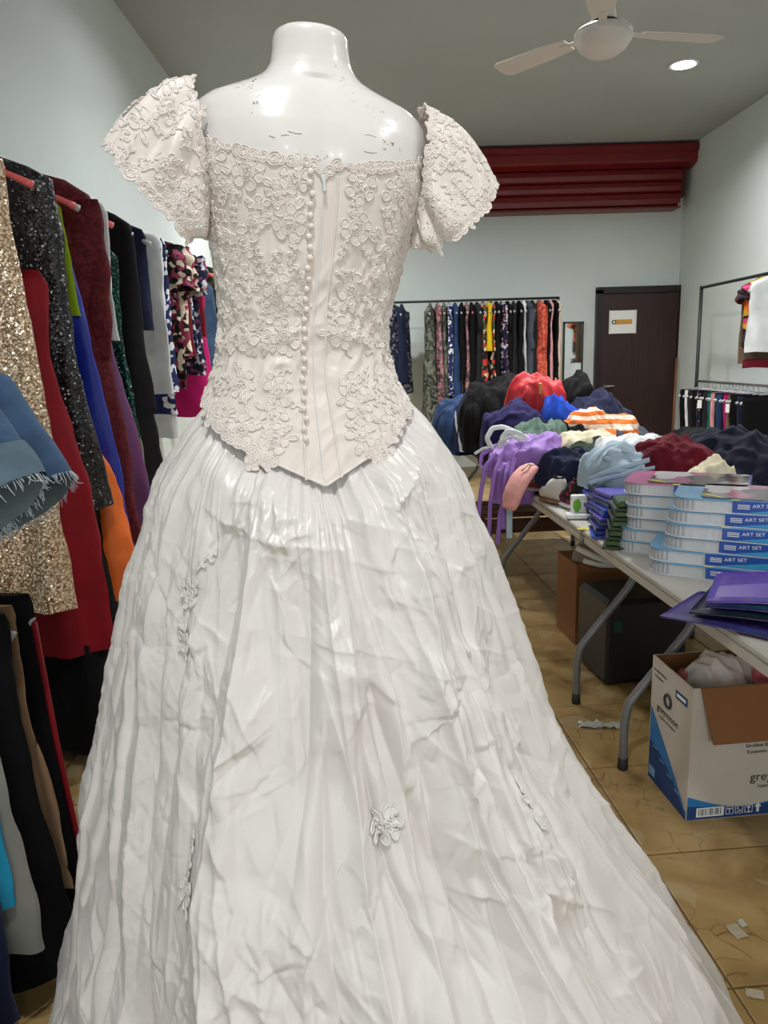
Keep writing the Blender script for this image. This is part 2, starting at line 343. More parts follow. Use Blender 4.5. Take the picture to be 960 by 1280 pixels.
# ================================================================ THE SETTING
FLOOR_RZ = math.radians(3.8)
def structure():
    fl = tag(B().box(((XL+XR)/2, (YF+YB)/2, -.056), (XR-XL, YB-YF, .1)).build('floor', M['grout']), kind='structure')
    fl['label'] = 'ochre mottled tile floor of the shop'
    # each tile a piece of its own; the grid runs a few degrees off the walls
    T = .45; g = .005; cr, sr = math.cos(FLOOR_RZ), math.sin(FLOOR_RZ)
    def clip(poly, ax, lim, sgn):
        out = []
        for i in range(len(poly)):
            a, b = poly[i], poly[(i+1) % len(poly)]; da, db = sgn*(a[ax]-lim), sgn*(b[ax]-lim)
            if da <= 0: out.append(a)
            if da*db < 0:
                t = da/(da-db); out.append((a[0]+(b[0]-a[0])*t, a[1]+(b[1]-a[1])*t))
        return out
    base = None
    ox, oy = .715, 1.83      # a crossing of two joints, seen beside the train
    for i in range(-8, 9):
        for j in range(-15, 18):
            cx = ox+(i+.5)*T*cr-(j+.5)*T*sr; cy = oy+(i+.5)*T*sr+(j+.5)*T*cr; h = T/2-g/2
            q = [(cx+a*h*cr-b*h*sr, cy+a*h*sr+b*h*cr) for a, b in ((-1, -1), (1, -1), (1, 1), (-1, 1))]
            q2 = q
            for ax, lim, sg in ((0, XL+.002, -1), (0, XR-.002, 1), (1, YF+.002, -1), (1, YB-.002, 1)):
                q2 = clip(q2, ax, lim, sg)
                if not q2: break
            if len(q2) < 3: continue
            if len(q2) == 4 and all(abs(a[0]-b[0])+abs(a[1]-b[1]) < 1e-9 for a, b in zip(q, q2)):
                if base is None:
                    bb = B(); e = .003
                    lv = [(-.02, 0), (-e*.6, 0), (0, e)]
                    v = []; f = []
                    for z, ins in lv:
                        k = h-ins; v += [(-k, -k, z), (k, -k, z), (k, k, z), (-k, k, z)]
                    for r in range(2):
                        for n in range(4): f.append((r*4+n, r*4+(n+1) % 4, r*4+4+(n+1) % 4, r*4+4+n))
                    f.append((8, 9, 10, 11)); base = mesh('floor_tile', v, f, M['tile'], fl, False); o = base
                else:
                    o = base.copy(); link(o, fl)
                o.location = (cx, cy, random.uniform(-.001, .0)); o.rotation_euler = (0, 0, FLOOR_RZ)
            else:
                B().prism(q2, -.02, -.0005).build('floor_tile', M['tile'], fl)
    tag(B().box(((XL+XR)/2, (YF+YB)/2, ZC+.06), (XR-XL+.4, YB-YF+.4, .12)).build('ceiling', M['ceiling']), kind='structure')['label'] = 'flat grey painted ceiling'
    t = .16
    tag(B().box((XL-t/2, (YF+YB)/2, ZC/2), (t, YB-YF, ZC)).build('wall_left', M['wall']), kind='structure')['label'] = 'pale green grey wall behind the long clothes rail'
    tag(B().box((XR+t/2, (YF+YB)/2, ZC/2), (t, YB-YF, ZC)).build('wall_right', M['wall']), kind='structure')['label'] = 'pale green grey wall behind the two tier rack'
    tag(B().box(((XL+XR)/2, YB+t/2, ZC/2), (XR-XL+2*t, t, ZC)).build('wall_back', M['wall']), kind='structure')['label'] = 'pale green grey back wall below the red shutter'
    b = B()      # the shop front behind the camera: an open roller-shutter entrance
    b.box((XL+.12, YF-t/2, ZC/2), (.24+2*t, t, ZC)); b.box((XR-.12, YF-t/2, ZC/2), (.24+2*t, t, ZC)); b.box(((XL+XR)/2, YF-t/2, ZC-.3), (XR-XL-.24*2+.3, t, .6))
    tag(b.build('wall_front', M['wall']), kind='structure')['label'] = 'shop front wall round the open entrance'
    bb = plain('grey_skirting_tile', srgb(150, 140, 120), .5)
    tag(B().box((XL+.006, (YF+YB)/2, .05), (.012, YB-YF-.02, .1)).build('baseboard_left', bb), kind='structure')['label'] = 'low skirting along the left wall'
    tag(B().box((XR-.006, (YF+YB)/2, .05), (.012, YB-YF-.02, .1)).build('baseboard_right', bb), kind='structure')['label'] = 'low skirting along the right wall'
    tag(B().box(((XL+2.46)/2, YB-.006, .05), (2.46-XL-.04, .012, .1)).build('baseboard_back', bb), kind='structure')['label'] = 'low skirting along the back wall'
structure()

def door():
    d = thing('door_1', 'dark stained wooden door with a white notice', None, (2.985, YB, 0)); d['kind'] = 'structure'
    w = .92; h = 2.0
    B().box((0, -.03, h/2+.004), (w-.07, .04, h-.012), bev=.004).build('door_leaf', M['door'], d)
    f = B()
    f.box((-w/2-.0, -.035, h/2+.02), (.07, .07, h+.04)); f.box((w/2-.0, -.035, h/2+.02), (.07, .07, h+.04)); f.box((0, -.035, h+.035), (w+.07, .07, .07))
    f.build('door_frame', M['door_trim'], d)
    k = B().lathe([(.028, 0), (.03, .006), (.012, .012), (.011, .045)], 16).build('door_handle', M['chrome'], d, True)
    k.location = (-.385, -.05, .985); k.rotation_euler = (PI/2, 0, 0)
    lv = B().tube([(0, 0, .042), (.03, 0, .05), (.075, .003, .05), (.115, .0, .046)], [.011, .011, .009, .008], 8).build('lever', M['chrome'], k, True)
    s = thing('paper_notice', 'white paper notice with an orange strip taped to the door', 'sign', (2.79, YB-.0515, 1.69), 0)
    B().box((0, -.0012, 0), (.30, .002, .25)).build('sheet', M['paper'], s)
    B().box((.012, -.003, 0), (.185, .001, .052)).build('orange_strip', plain('orange_print', srgb(206, 150, 62), .6), s)
    rg = B(); pts = [(-.10+.02*math.cos(a), -.004, .02*math.sin(a)) for a in np.linspace(0, 2*PI, 20, False)]
    rg.tube(pts, .006, 6, closed=True).build('round_emblem', plain('dark_olive_ink', srgb(70, 66, 40), .6), s)
    for x in (-.145, .142):
        B().box((x, -.0028, .0), (.02, .001, .255)).build('tape', plain('tape', (.7, .72, .7), .3), s)
door()

def shutter():
    t = thing('shutter_housing', 'dark red ribbed metal roller shutter housing on the back wall', 'shutter', (0, 0, 0))
    x0, x1 = XL+.02, XR-.005
    # stepped profile in (y from wall, z); lower ribbed curtain box and the broad cornice above it
    def extr(name, prof, xa, xb):
        n = len(prof); v = [(xa, YB-p[0], p[1]) for p in prof]+[(xb, YB-p[0], p[1]) for p in prof]
        f = [tuple(range(n)), tuple(range(2*n-1, n-1, -1))]+[(i, n+i, n+(i+1) % n, (i+1) % n) for i in range(n)]
        return mesh(name, v, f, M['red_metal'], t, False)
    xl = x1-.11
    extr('cornice', [(.004, 3.46), (.36, 3.46), (.37, 3.44), (.37, 3.39), (.345, 3.375), (.345, 3.30), (.33, 3.28), (.24, 3.25), (.004, 3.25)], x0, x1)
    z = 3.249
    for k, (dz, d) in enumerate(((.125, .235), (.115, .225), (.135, .225))):     # three shallow rolled slats
        extr('slat', [(.004, z), (d-.03, z), (d-.008, z-.015), (d, z-dz*.5), (d-.008, z-dz+.016), (d-.03, z-dz+.0015), (.004, z-dz+.0015)], x0, xl); z -= dz
    B().box(((x0+xl)/2, YB-.12, 2.858), (xl-x0, .24, .02), bev=.004).build('bottom_bar', M['red_metal'], t)
    B().box((xl+.03, YB-.11, 3.1), (.05, .2, .26)).build('end_bracket', plain('dark_red_bracket', srgb(70, 14, 18), .5), t)
    B().lathe([(.012, 0), (.012, .03)], 10, (xl-.03, YB-.255, 2.86)).build('bolt', M['chrome'], t)
shutter()

def downlight(x, y, label, fac):
    t = thing('recessed_downlight', label, 'ceiling light', (x, y, ZC), group='recessed ceiling lights')
    B().lathe([(.086, 0), (.108, -.002), (.11, -.008), (.104, -.012), (.087, -.010)], 32, cap=False).build('trim_ring', M['white_plastic'], t, True)
    B().lathe([(.087, -.0095), (.03, -.0085), (.001, -.008)], 32).build('diffuser', lamp_mat('led_diffuser', (.93, .98, 1.0), 22.0), t, True)
    l = bpy.data.lights.new('downlight_lamp', 'AREA'); l.shape = 'DISK'; l.size = .15; l.energy = LAMP_W*fac; l.color = (1.0, .978, .962); l.spread = math.radians(150)
    o = bpy.data.objects.new('downlight_lamp', l); link(o, t); o.location = (0, 0, -.016)
LAMP_LABELS = ['bright round recessed downlight glowing in the grey ceiling', 'added unseen downlight above the far end of the left clothes rail', 'added unseen downlight above the door end of the heaped tables', 'added unseen downlight in the middle of the ceiling', 'added unseen downlight above the middle of the left clothes rail',
               'unseen recessed downlight above the near end of the tables', 'unseen recessed downlight above the bridal dress', 'unseen recessed downlight near the shop entrance']
for (x, y), lb, fc in zip(LAMP_SPOTS, LAMP_LABELS, LAMP_FAC): downlight(x, y, lb, fc)

def fan():
    fx, fy = 1.075, 3.7; fw = plain('warm_white_fan_enamel', srgb(206, 202, 196), .4)
    t = thing('ceiling_fan', 'white ceiling fan with a domed motor hub and three blades', 'fan', (fx, fy, ZC))
    B().lathe([(.05, 0), (.055, -.02), (.02, -.07), (.012, -.075)], 20).build('ceiling_canopy', fw, t, True)
    B().lathe([(.011, -.07), (.011, -.60)], 12).build('down_rod', fw, t, True)
    B().lathe([(.012, -.535), (.04, -.54), (.043, -.56), (.056, -.655), (.05, -.663)], 24).build('rod_cover', fw, t, True)
    B().lathe([(.05, -.652), (.065, -.66), (.07, -.685), (.05, -.69)], 24).build('motor_neck', plain('dark_motor_metal', (.05, .05, .05), .5, metal=.5), t, True)
    B().lathe([(.06, -.684), (.118, -.69), (.128, -.70), (.128, -.728), (.122, -.738), (.105, -.765), (.07, -.79), (.03, -.80), (.004, -.802)], 40).build('motor_hub', fw, t, True)
    for k in range(3):
        a = math.radians(12+120*k)
        arm = B().box((.16, 0, 0), (.12, .035, .006), bev=.002).build('blade_arm', fw, t); arm.location = (0, 0, -.70); arm.rotation_euler = (0, 0, a)
        poly = [(.18, -.045), (.30, -.06), (.56, -.068), (.585, -.05), (.59, 0), (.585, .05), (.56, .068), (.30, .06), (.18, .045)]
        bl = B().prism(poly, -.003, .003).build('blade', fw, t); bl.location = (0, 0, -.697); bl.rotation_euler = (math.radians(9), 0, a)
fan()

# ================================================================ MANNEQUIN AND WEDDING DRESS
PSI = math.radians(14); CY = 1.27
CXZ = ([.0, .07, .22, .4, .5, .71, .9, 1.06, 1.19, 1.35, 1.447, 1.522, 1.607, 1.72, 1.88],
       [.02, .01, -.018, -.05, -.070, -.108, -.114, -.119, -.120, -.120, -.112, -.101, -.093, -.088, -.083])
def l2w(lx, ly, z):
    cx = np.interp(z, *CXZ); z = z-.055*lx*smooth01((z-1.42)/.25)
    return np.stack(np.broadcast_arrays(cx+lx*math.cos(PSI)+ly*math.sin(PSI), CY-ly*math.cos(PSI)+lx*math.sin(PSI), z), -1)
BZ = [1.15, 1.18, 1.24, 1.29, 1.33, 1.385, 1.447, 1.522, 1.607, 1.66, 1.72]
BA = [.245, .235, .210, .185, .160, .139, .135, .150, .170, .182, .184]
BBk = [.185, .172, .150, .130, .115, .099, .093, .099, .108, .110, .102]
BFr = [.17, .16, .14, .12, .105, .09, .088, .10, .12, .12, .10]
def smooth_interp(z, xs, ys):
    d = .018
    return (np.interp(z-d, xs, ys)+2*np.interp(z, xs, ys)+np.interp(z+d, xs, ys))/4
def ell(th, a, bb, bf, p=.92):
    c, s = np.cos(th), np.sin(th)
    return a*np.sign(c)*np.abs(c)**p, np.where(s > 0, bb, bf)*np.sign(s)*np.abs(s)**p
def bodice_S(th, z, off=0.0):
    a = smooth_interp(z, BZ, BA)+off; bb = smooth_interp(z, BZ, BBk)+off; bf = smooth_interp(z, BZ, BFr)+off
    lx, ly = ell(th, a, bb, bf)
    return l2w(lx, ly, z)
def wrinkle(TH, Z):
    w = .004*(facet(TH*5+Z*3, Z*14-TH*2, 6)-.5)+.0024*np.maximum(0, 1-np.abs(pn(TH*5, Z*26+TH*4, 0, 21))*3)*smooth01((1.62-Z)/.1)
    return w+.005*np.maximum(0, 1-np.abs(pn(TH*3.5, Z*20, 4, 22))*3.2)*np.exp(-((Z-1.42)/.08)**2)
def delta(th): return np.abs((th-PI/2+PI) % (2*PI)-PI)      # angle away from the centre back
def basque(th):
    d = delta(th); return 1.192+.138*np.minimum(1, d/1.45)**.85 - .05*smooth01((d-2.2)/.9)
def neckline(th):
    d = delta(th); return 1.657+.030*smooth01((d-.25)/1.0)-.016*np.exp(-(d/.05)**2)-.03*smooth01((d-1.9)/1.0)
SZ = [0, .07, .22, .40, .50, .71, .90, 1.06, 1.19, 1.27, 1.34]
SA = [.82, .785, .69, .588, .533, .437, .370, .312, .262, .207, .168]
SB = [.70, .68, .63, .57, .53, .44, .355, .275, .205, .165, .135]
def crease_map():
    """pressed-in creases of the crushed satin: many straight, one-sided folds on an (angle, height) sheet"""
    rng = np.random.RandomState(14); nu, nz = 1500, 1080; u0, u1, z1 = -.35, PI+.35, 1.38
    Hm = np.zeros((nz, nu)); us = np.linspace(u0, u1, nu); zs = np.linspace(0, z1, nz)
    def stroke(uc, zc, ang, ln, amp, w1, w2, curve):
        R = float(np.interp(zc, SZ, SA)); ext = ln/2+2.5*w2
        i0, i1 = np.searchsorted(us, [uc-ext/R, uc+ext/R]); j0, j1 = np.searchsorted(zs, [zc-ext, zc+ext])
        if i1-i0 < 2 or j1-j0 < 2: return
        X = (us[i0:i1][None]-uc)*R; Y = zs[j0:j1][:, None]-zc; c_, s_ = math.cos(ang), math.sin(ang)
        t = (X*c_+Y*s_)/(ln/2); d = -X*s_+Y*c_-curve*ln*(t*t)
        k = np.clip(1-t*t, 0, 1)
        Hm[j0:j1, i0:i1] += amp*k*np.where(d > 0, np.exp(-np.maximum(d, 0)/w1), np.exp(np.minimum(d, 0)/w2))
    for n in range(60):      # long pleat edges
        zc = rng.uniform(.30, 1.0); ln = rng.uniform(.35, .9); w = rng.uniform(.03, .06)
        stroke(rng.uniform(0, PI), zc, PI/2+rng.uniform(-.16, .16)*1.0, ln, rng.choice((-1, 1))*rng.uniform(.010, .026), *((w*.22, w) if rng.rand() < .5 else (w, w*.22)), rng.uniform(-.04, .04))
    for n in range(760):
        zc = rng.uniform(.03, 1.22); w = rng.uniform(.010, .026); an = rng.choice((.8, -.8, 1.15, -1.15, .3, 1.45, -1.35))+rng.normal()*.3
        stroke(rng.uniform(-.2, PI+.2), zc, an, rng.uniform(.05, .22), rng.choice((-1, 1, 1))*rng.uniform(.0020, .0050), *((w*.28, w) if rng.rand() < .5 else (w, w*.28)), rng.uniform(-.06, .06))
    n = 0
    while n < 3200:
        uc, zc = rng.uniform(-.2, PI+.2), rng.uniform(.05, 1.25)
        if float(pn(uc*2.2, zc*5, 3, 41)) < rng.uniform(-.35, .25): n += .2; continue
        n += 1; w = rng.uniform(.005, .011)
        stroke(uc, zc, rng.choice((.7, -.7, 1.2, -1.2))+rng.normal()*.6, rng.uniform(.018, .075), rng.choice((-1, 1, 1))*rng.uniform(.0008, .0023), *((w*.4, w) if rng.rand() < .5 else (w, w*.4)), rng.uniform(-.08, .08))
    return Hm, u0, u1, z1
_CM = None
def creases(th, z):
    global _CM
    if _CM is None: _CM = crease_map()
    Hm, u0, u1, z1 = _CM; nz, nu = Hm.shape
    x = np.clip((th-u0)/(u1-u0)*(nu-1), 0, nu-1.001); y = np.clip(z/z1*(nz-1), 0, nz-1.001); i, j = x.astype(int), y.astype(int); fx, fy = x-i, y-j
    h = (Hm[j, i]*(1-fx)+Hm[j, i+1]*fx)*(1-fy)+(Hm[j+1, i]*(1-fx)+Hm[j+1, i+1]*fx)*fy
    return np.where((th < u0) | (th > u1), 0, h)
def skirt_radii(z):
    a = smooth_interp(z, SZ, SA); b = smooth_interp(z, SZ, SB)
    return a*np.sqrt(1-(b/CY)**2*.9), b, a*.85
def skirt_S(th, z, off=0.0, detail=True):
    a, bb, bf = skirt_radii(z)
    zb = basque(th)+.012; s = np.clip((zb-z)/np.maximum(zb, .1), 0, 1); drop = np.maximum(zb-z, 0)
    # gathered start: leaves the waist seam from inside the bodice and fills out
    a0 = smooth_interp(z, BZ, BA)-.012; b0 = smooth_interp(z, BZ, BBk)-.012; f0 = smooth_interp(z, BZ, BFr)-.012
    t = smooth01(drop/.075)
    a = a0+(a-a0)*t; bb = b0+(bb-b0)*t; bf = f0+(bf-f0)*t
    if detail:
        u = th*8.0
        up = smooth01(drop/.03)
        wob = .9*pn(u*.25, z*2.2, 3.1, 2)
        g1 = np.abs(pn((u+wob)*2.1, z*1.3, 0, 11))                       # tight gathers under the seam
        g2 = np.abs(pn((u+1.6*wob)*.52, z*.9, 5, 12))                    # hanging folds
        g3 = pn(u*.30+wob*.3, z*.6, 9, 13)                               # broad folds of the train
        h = -g1*.034*up*np.exp(-drop/.13)-g2*.040*smooth01(drop/.25)*(.35+.65*s)*1.0+g3*.060*smooth01(drop/.5)
        ax = th*(.28+.35*s); ay = z
        cr = smooth01(drop/.05)
        h = h+cr*(facet(ax*5.0+ay*1.2, ay*3.2-ax*1.2, 1)-.5)*.032*(.55+.75*s)
        h = h+cr*(facet(ax*12-ay*5, ay*7+ax*4, 2)-.5)*.012*(.6+.5*s)
        h = h+1.3*(1-.5*smooth01((delta(th)-.45)/.7))*cr*creases(np.broadcast_to(th, h.shape), np.broadcast_to(z, h.shape))
        # the placket fold falling from the tip of the V
        dd = (th-PI/2+.06)
        h = h-.020*np.exp(-(dd*a/.010)**2)*smooth01(drop/.03)*np.exp(-np.maximum(drop-.08, 0)/.10)
        hem = smooth01((.12-z)/.12)
        off = off+h*(1-.3*hem)
    lx, ly = ell(th, a+off, bb+off, bf+off, 1.0)
    return l2w(lx, ly, z)
def sleeve_S(side):
    C0 = np.array((side*.172, .002, 1.690)); C1 = C0+np.array((side*.074, .016, -.066))
    u0 = np.array((side*.12, 0, .99))*.094; u1 = np.array((side*.74, 0, .68))*.080
    e2a = np.array((0, 1., 0))*.064; e2b = np.array((-side*.22, .86, -.42))*.084
    def f(ph, t, off=0.0):
        ph = np.asarray(ph, float); t = np.asarray(t, float)
        tt = t[..., None]
        Cc = C0+(C1-C0)*tt; u = u0+(u1-u0)*tt; e = e2a+(e2b-e2a)*tt
        k = 1+.20*np.sin(PI*np.clip(t, 0, 1))**.8*(1-.35*t)
        rip = .010*np.sin(ph*9+3*np.sin(ph*2+side))*np.sin(PI*np.clip(t*.9+.05, 0, 1))
        crn = .010*(facet(ph*2.2+side*3, t*3.0+5, 4)-.5)*np.sin(PI*np.clip(t, 0.02, 1))
        k = (k+off/.085)[..., None]+((rip+crn)/.085)[..., None]
        p = Cc+u*np.cos(ph)[..., None]*k+e*np.sin(ph)[..., None]*k
        return l2w(p[..., 0], p[..., 1], p[..., 2])
    return f
def surf_frame(F, p, q, e=1e-3):
    P = F(p, q); a = (F(p+e, q)-P)/e; b = (F(p, q+e)-P)/e
    n = np.cross(a, b); n /= np.linalg.norm(n)+1e-9
    return P, a, b, n
def on_surface(F, p0, q0, uv, lift, flip, rot=0.0):
    """lay a flat drawing (metres) onto a surface F(p,q)"""
    P, a, b, n = surf_frame(F, np.array(p0, float), np.array(q0, float))
    la, lb = np.linalg.norm(a), np.linalg.norm(b)
    uv = np.asarray(uv, float); c, s = math.cos(rot), math.sin(rot)
    x = uv[:, 0]*c-uv[:, 1]*s; y = uv[:, 0]*s+uv[:, 1]*c
    # undo skew between the two directions
    ca = float(np.dot(a, b)/(la*lb)); 
    yy = y/math.sqrt(max(.1, 1-ca*ca)); xx = x-yy*ca
    pp = p0+xx/la; qq = q0+yy/lb
    Q = F(pp, qq); e = 2e-3
    A = F(pp+e, qq)-Q; Bv = F(pp, qq+e)-Q
    nn = np.cross(A, Bv); nn /= np.linalg.norm(nn, axis=1)[:, None]+1e-9
    return Q+nn*flip*np.asarray(lift)[..., None], nn*flip
def petal(a, r0, r1, w, n=12):
    t = np.linspace(0, 1, n); s = np.sin(PI*t); x = r0+(r1-r0)*(1-np.cos(2*PI*t))/2; y = w*np.sin(2*PI*t)*(.55+.45*(1-np.cos(2*PI*t))/2)
    x = x*np.ones_like(y); c, sn = math.cos(a), math.sin(a)
    return np.stack([x*c-y*sn, x*sn+y*c], 1)
def ringpts(cx, cy, rx, ry, a=0, n=18):
    t = np.linspace(0, 2*PI, n, False); x, y = rx*np.cos(t), ry*np.sin(t); c, s = math.cos(a), math.sin(a)
    return np.stack([cx+x*c-y*s, cy+x*s+y*c], 1)
ICO_V = None
def bead_vf(c, r):
    global ICO_V
    if ICO_V is None:
        v = []; f = []
        for i, (rr, z) in enumerate(((.55, -.8), (1, -.1), (.7, .7))):
            for k in range(6): v.append((rr*math.cos(k*PI/3), rr*math.sin(k*PI/3), z))
        for i in range(2):
            for k in range(6): f.append((i*6+k, i*6+(k+1) % 6, i*6+6+(k+1) % 6, i*6+6+k))
        v.append((0, 0, 1)); f += [(12+k, 12+(k+1) % 6, 18) for k in range(6)]
        ICO_V = (np.array(v), f)
    return ICO_V[0]*r+c, ICO_V[1]
def applique(F, p0, q0, R, flip, parent, kind='rose', rot=0.0, name='flower_applique', lift0=.0008, rng=random, cord=.00125):
    """corded lace motif: outline cords, a padded ground and a beaded heart"""
    b = B(); beads = B(); curves = []; bd = []; bead_r = .0018
    if kind == 'rose':
        asp = rng.uniform(.62, .8)
        curves += [(ringpts(0, 0, .30*R, .30*R*asp, .3), 1), (ringpts(0, 0, .42*R, .42*R*asp, .3), 1), (ringpts(.02*R, 0, .55*R, .52*R*asp, .3, 22), 1)]
        k = rng.choice((5, 6, 7)); a0 = rng.uniform(0, 6)
        for i in range(k): curves.append((petal(a0+2*PI*i/k+rng.uniform(-.15, .15), .42*R, R*rng.uniform(.82, 1.05), R*rng.uniform(.30, .40)), 2))
        for i in range(rng.choice((2, 3, 4))):
            a = rng.uniform(0, 2*PI); L = R*rng.uniform(1.2, 1.55)
            curves.append((petal(a, .8*R, L, R*.20), 2)); t = np.linspace(.85, 1.0, 6)*L
            curves.append((np.stack([t*math.cos(a), t*math.sin(a)], 1), 0))
        for i in range(14):
            rr = .30*R*math.sqrt(rng.random()); a = rng.uniform(0, 2*PI); bd.append((rr*math.cos(a), rr*math.sin(a)*asp))
    elif kind == 'daisy':
        for i in range(8): curves.append((petal(2*PI*i/8+.2, .34*R, R*rng.uniform(.9, 1.05), R*.24), 2))
        curves += [(ringpts(0, 0, .34*R, .34*R), 1), (ringpts(0, 0, .22*R, .22*R), 1)]
        for i in range(22):
            rr = .30*R*math.sqrt(rng.random()); a = rng.uniform(0, 2*PI); bd.append((rr*math.cos(a), rr*math.sin(a)))
    else:   # leaf spray
        t = np.linspace(-1, 1, 16); st = np.stack([t*R, .28*R*np.sin(t*2.4)], 1); curves.append((st, 0))
        for i, tt in enumerate(np.linspace(-.85, .9, 6)):
            a = (1 if i % 2 else -1)*rng.uniform(.6, 1.1); q = petal(a, .06*R, R*rng.uniform(.42, .6), R*.17); q = q+np.array([tt*R, .28*R*math.sin(tt*2.4)]); curves.append((q, 2))
    cl = []
    for pts, closed in curves:
        if closed and np.hypot(*(pts[0]-pts[-1])) < 1e-6: pts = pts[:-1]
        cl.append((pts, closed))
    nb_ = len(bd); g0 = []
    if kind != 'leaf':
        rr = .66*R; g0 = [ringpts(0, 0, rr*fr, rr*fr*.82, .3, 16) for fr in (.02, .55, 1.0)]
    allp = np.concatenate([c for c, _ in cl]+g0+([np.array(bd)] if nb_ else []))
    lf = np.concatenate([np.full(sum(len(c) for c, _ in cl), lift0)]+([np.full(32, .0012), np.full(16, -.0008)] if g0 else [])+([np.full(nb_, lift0+.0012)] if nb_ else []))
    PP, NN = on_surface(F, p0, q0, allp, lf, flip, rot); k = 0
    for pts, closed in cl:
        P, nn = PP[k:k+len(pts)], NN[k:k+len(pts)]; k += len(pts)
        v, f = tube_vf(P, cord, 5, bool(closed), ref=nn[0]); b.add(v, f)
        if closed == 2:
            m_ = len(P); cc = P.mean(0)+nn.mean(0)*.0012; b.add(np.concatenate([P-nn*.0004, cc[None]]), [(q, (q+1) % m_, m_) for q in range(m_)])
    if g0: b.add(PP[k:k+48], grid_faces(3, 16).tolist()); k += 48
    for q in range(nb_): beads.add(*bead_vf(PP[k+q], bead_r))
    o = b.build(name, M['lace_white' if name == 'skirt_flower' else 'lace'], parent, True)
    if beads.v: beads.build('bead_cluster', M['bead'], o, True)
    return o
def scallop_edge(name, F, path, flip, parent, step=.016, r=.009, down=1.0):
    """lace loops along an edge; path(t)->(p,q) arrays"""
    t = np.linspace(0, 1, 400); p, q = path(t); P = F(p, q); L = np.concatenate([[0], np.cumsum(np.linalg.norm(np.diff(P, axis=0), axis=1))])
    n = max(3, int(L[-1]/step)); b = B()
    for i in range(n):
        tc = np.interp((i+.5+random.uniform(-.3, .3))/n*L[-1], L, t); pc, qc = path(np.array([tc])); rr = r*random.uniform(.55, 1.25); an = random.uniform(-.7, .7)
        ex = random.uniform(.75, 1.25)
        uv = np.concatenate([ringpts(0, down*rr*.25, rr*ex*k, rr*1.05*k, an, 12) for k in (.05, .6, 1.0, 1.0, .55)])
        Q, nn = on_surface(F, float(pc[0]), float(qc[0]), uv, np.repeat([.001, .0008, .0006, .0012, .0012], 12), flip)
        b.add(Q[:36], grid_faces(3, 12).tolist())
        for k in (36, 48):
            v, f = tube_vf(Q[k:k+12], .0011, 5, True, ref=nn[0]); b.add(v, f)
    pp, qq = path(np.linspace(0, 1, n*6)); Q = F(pp, qq); v, f = tube_vf(Q, .0016, 5); b.add(v, f)
    return b.build(name, M['lace'], parent, True)

def mannequin():
    t = thing('mannequin', 'glossy white headless mannequin torso with scuffed shoulders and neck', 'mannequin', (-.11, CY, 0))
    z = np.array([1.30, 1.40, 1.50, 1.60, 1.66, 1.70, 1.73, 1.75, 1.765, 1.777, 1.787, 1.796, 1.806, 1.816, 1.83, 1.85, 1.866, 1.874, 1.879, 1.881])
    a = np.array([.12, .115, .135, .160, .176, .186, .187, .183, .174, .158, .132, .108, .086, .073, .063, .059, .058, .055, .047, .025])
    bk = np.array([.09, .085, .09, .102, .104, .100, .094, .088, .083, .078, .073, .068, .064, .061, .058, .056, .055, .052, .044, .024])
    fr = np.array([.09, .08, .09, .115, .115, .105, .095, .085, .078, .072, .066, .062, .06, .058, .056, .055, .054, .051, .043, .024])
    zz = np.concatenate([np.linspace(1.30, 1.72, 24)[:-1], np.linspace(1.72, 1.881, 46)])
    th = np.linspace(0, 2*PI, 72, False)
    TH, Z = np.meshgrid(th, zz)
    def si(y): return np.interp(Z, z, y)
    lx, ly = ell(TH, si(a), si(bk), si(fr), .94)
    # shoulder blades and spine
    bl = .006*np.exp(-((lx-.075)/.04)**2-((Z-1.69)/.05)**2)+.006*np.exp(-((lx+.075)/.04)**2-((Z-1.69)/.05)**2)-.004*np.exp(-(lx/.02)**2)*(Z < 1.80)
    ly = ly+np.where(ly > 0, bl, 0)
    V = l2w(lx, ly, Z-.010).reshape(-1, 3)-np.array((-.11, CY, 0))
    F = grid_faces(len(zz), 72).tolist(); n = 72*(len(zz)-1); F.append(tuple(range(n, n+72)))
    mesh('torso', V, F, M['mannequin'], t)
    ink = plain('dark_scratch', (.16, .14, .12), .7)
    # old chips and a hairline crack at the nape
    def bpt(lx, zz):
        aa, bb = np.interp(zz, z, a), np.interp(zz, z, bk); ly = bb*math.sqrt(max(0, 1-abs(lx/aa)**2.1)); ly += .0005
        ly += .006*math.exp(-((abs(lx)-.075)/.04)**2-((zz-1.69)/.05)**2)-.004*math.exp(-(lx/.02)**2)
        return l2w(np.array(lx), np.array(ly), np.array(zz)-.010)-np.array((-.11, CY, 0))
    b = B()
    b.tube([bpt(.008+.002*math.sin(k*1.9), 1.876-.0025*k) for k in range(11)], .0005, 5)
    for lx0, z0, w, hgt in ((.012, 1.826, .005, .0022), (.014, 1.822, .004, .003), (.006, 1.838, .007, .001), (.020, 1.836, .003, .001), (-.150, 1.728, .005, .003), (-.135, 1.727, .002, .002), (-.12, 1.729, .0015, .002)):
        q = [bpt(lx0+w*math.cos(k*PI/4)*random.uniform(.6, 1.1), z0+hgt*math.sin(k*PI/4)*random.uniform(.6, 1.1)) for k in range(8)]
        b.add(q, [tuple(range(8))])
    for k in range(7):
        x0 = random.choice((-1, 1))*random.uniform(.05, .12); z0 = random.uniform(1.69, 1.72); L = random.uniform(.008, .022)
        b.tube([bpt(x0+L*i/4, z0+.001*math.sin(i+k)) for i in range(5)], .0003, 4)
    b.build('scratches', ink, t)
    B().lathe([(.016, .02), (.016, 1.32)], 16).build('support_pole', M['chrome'], t, True)
    B().lathe([(.16, 0.001), (.16, .012), (.05, .022), (.02, .03)], 32).build('base_plate', M['chrome'], t, True)
mannequin()

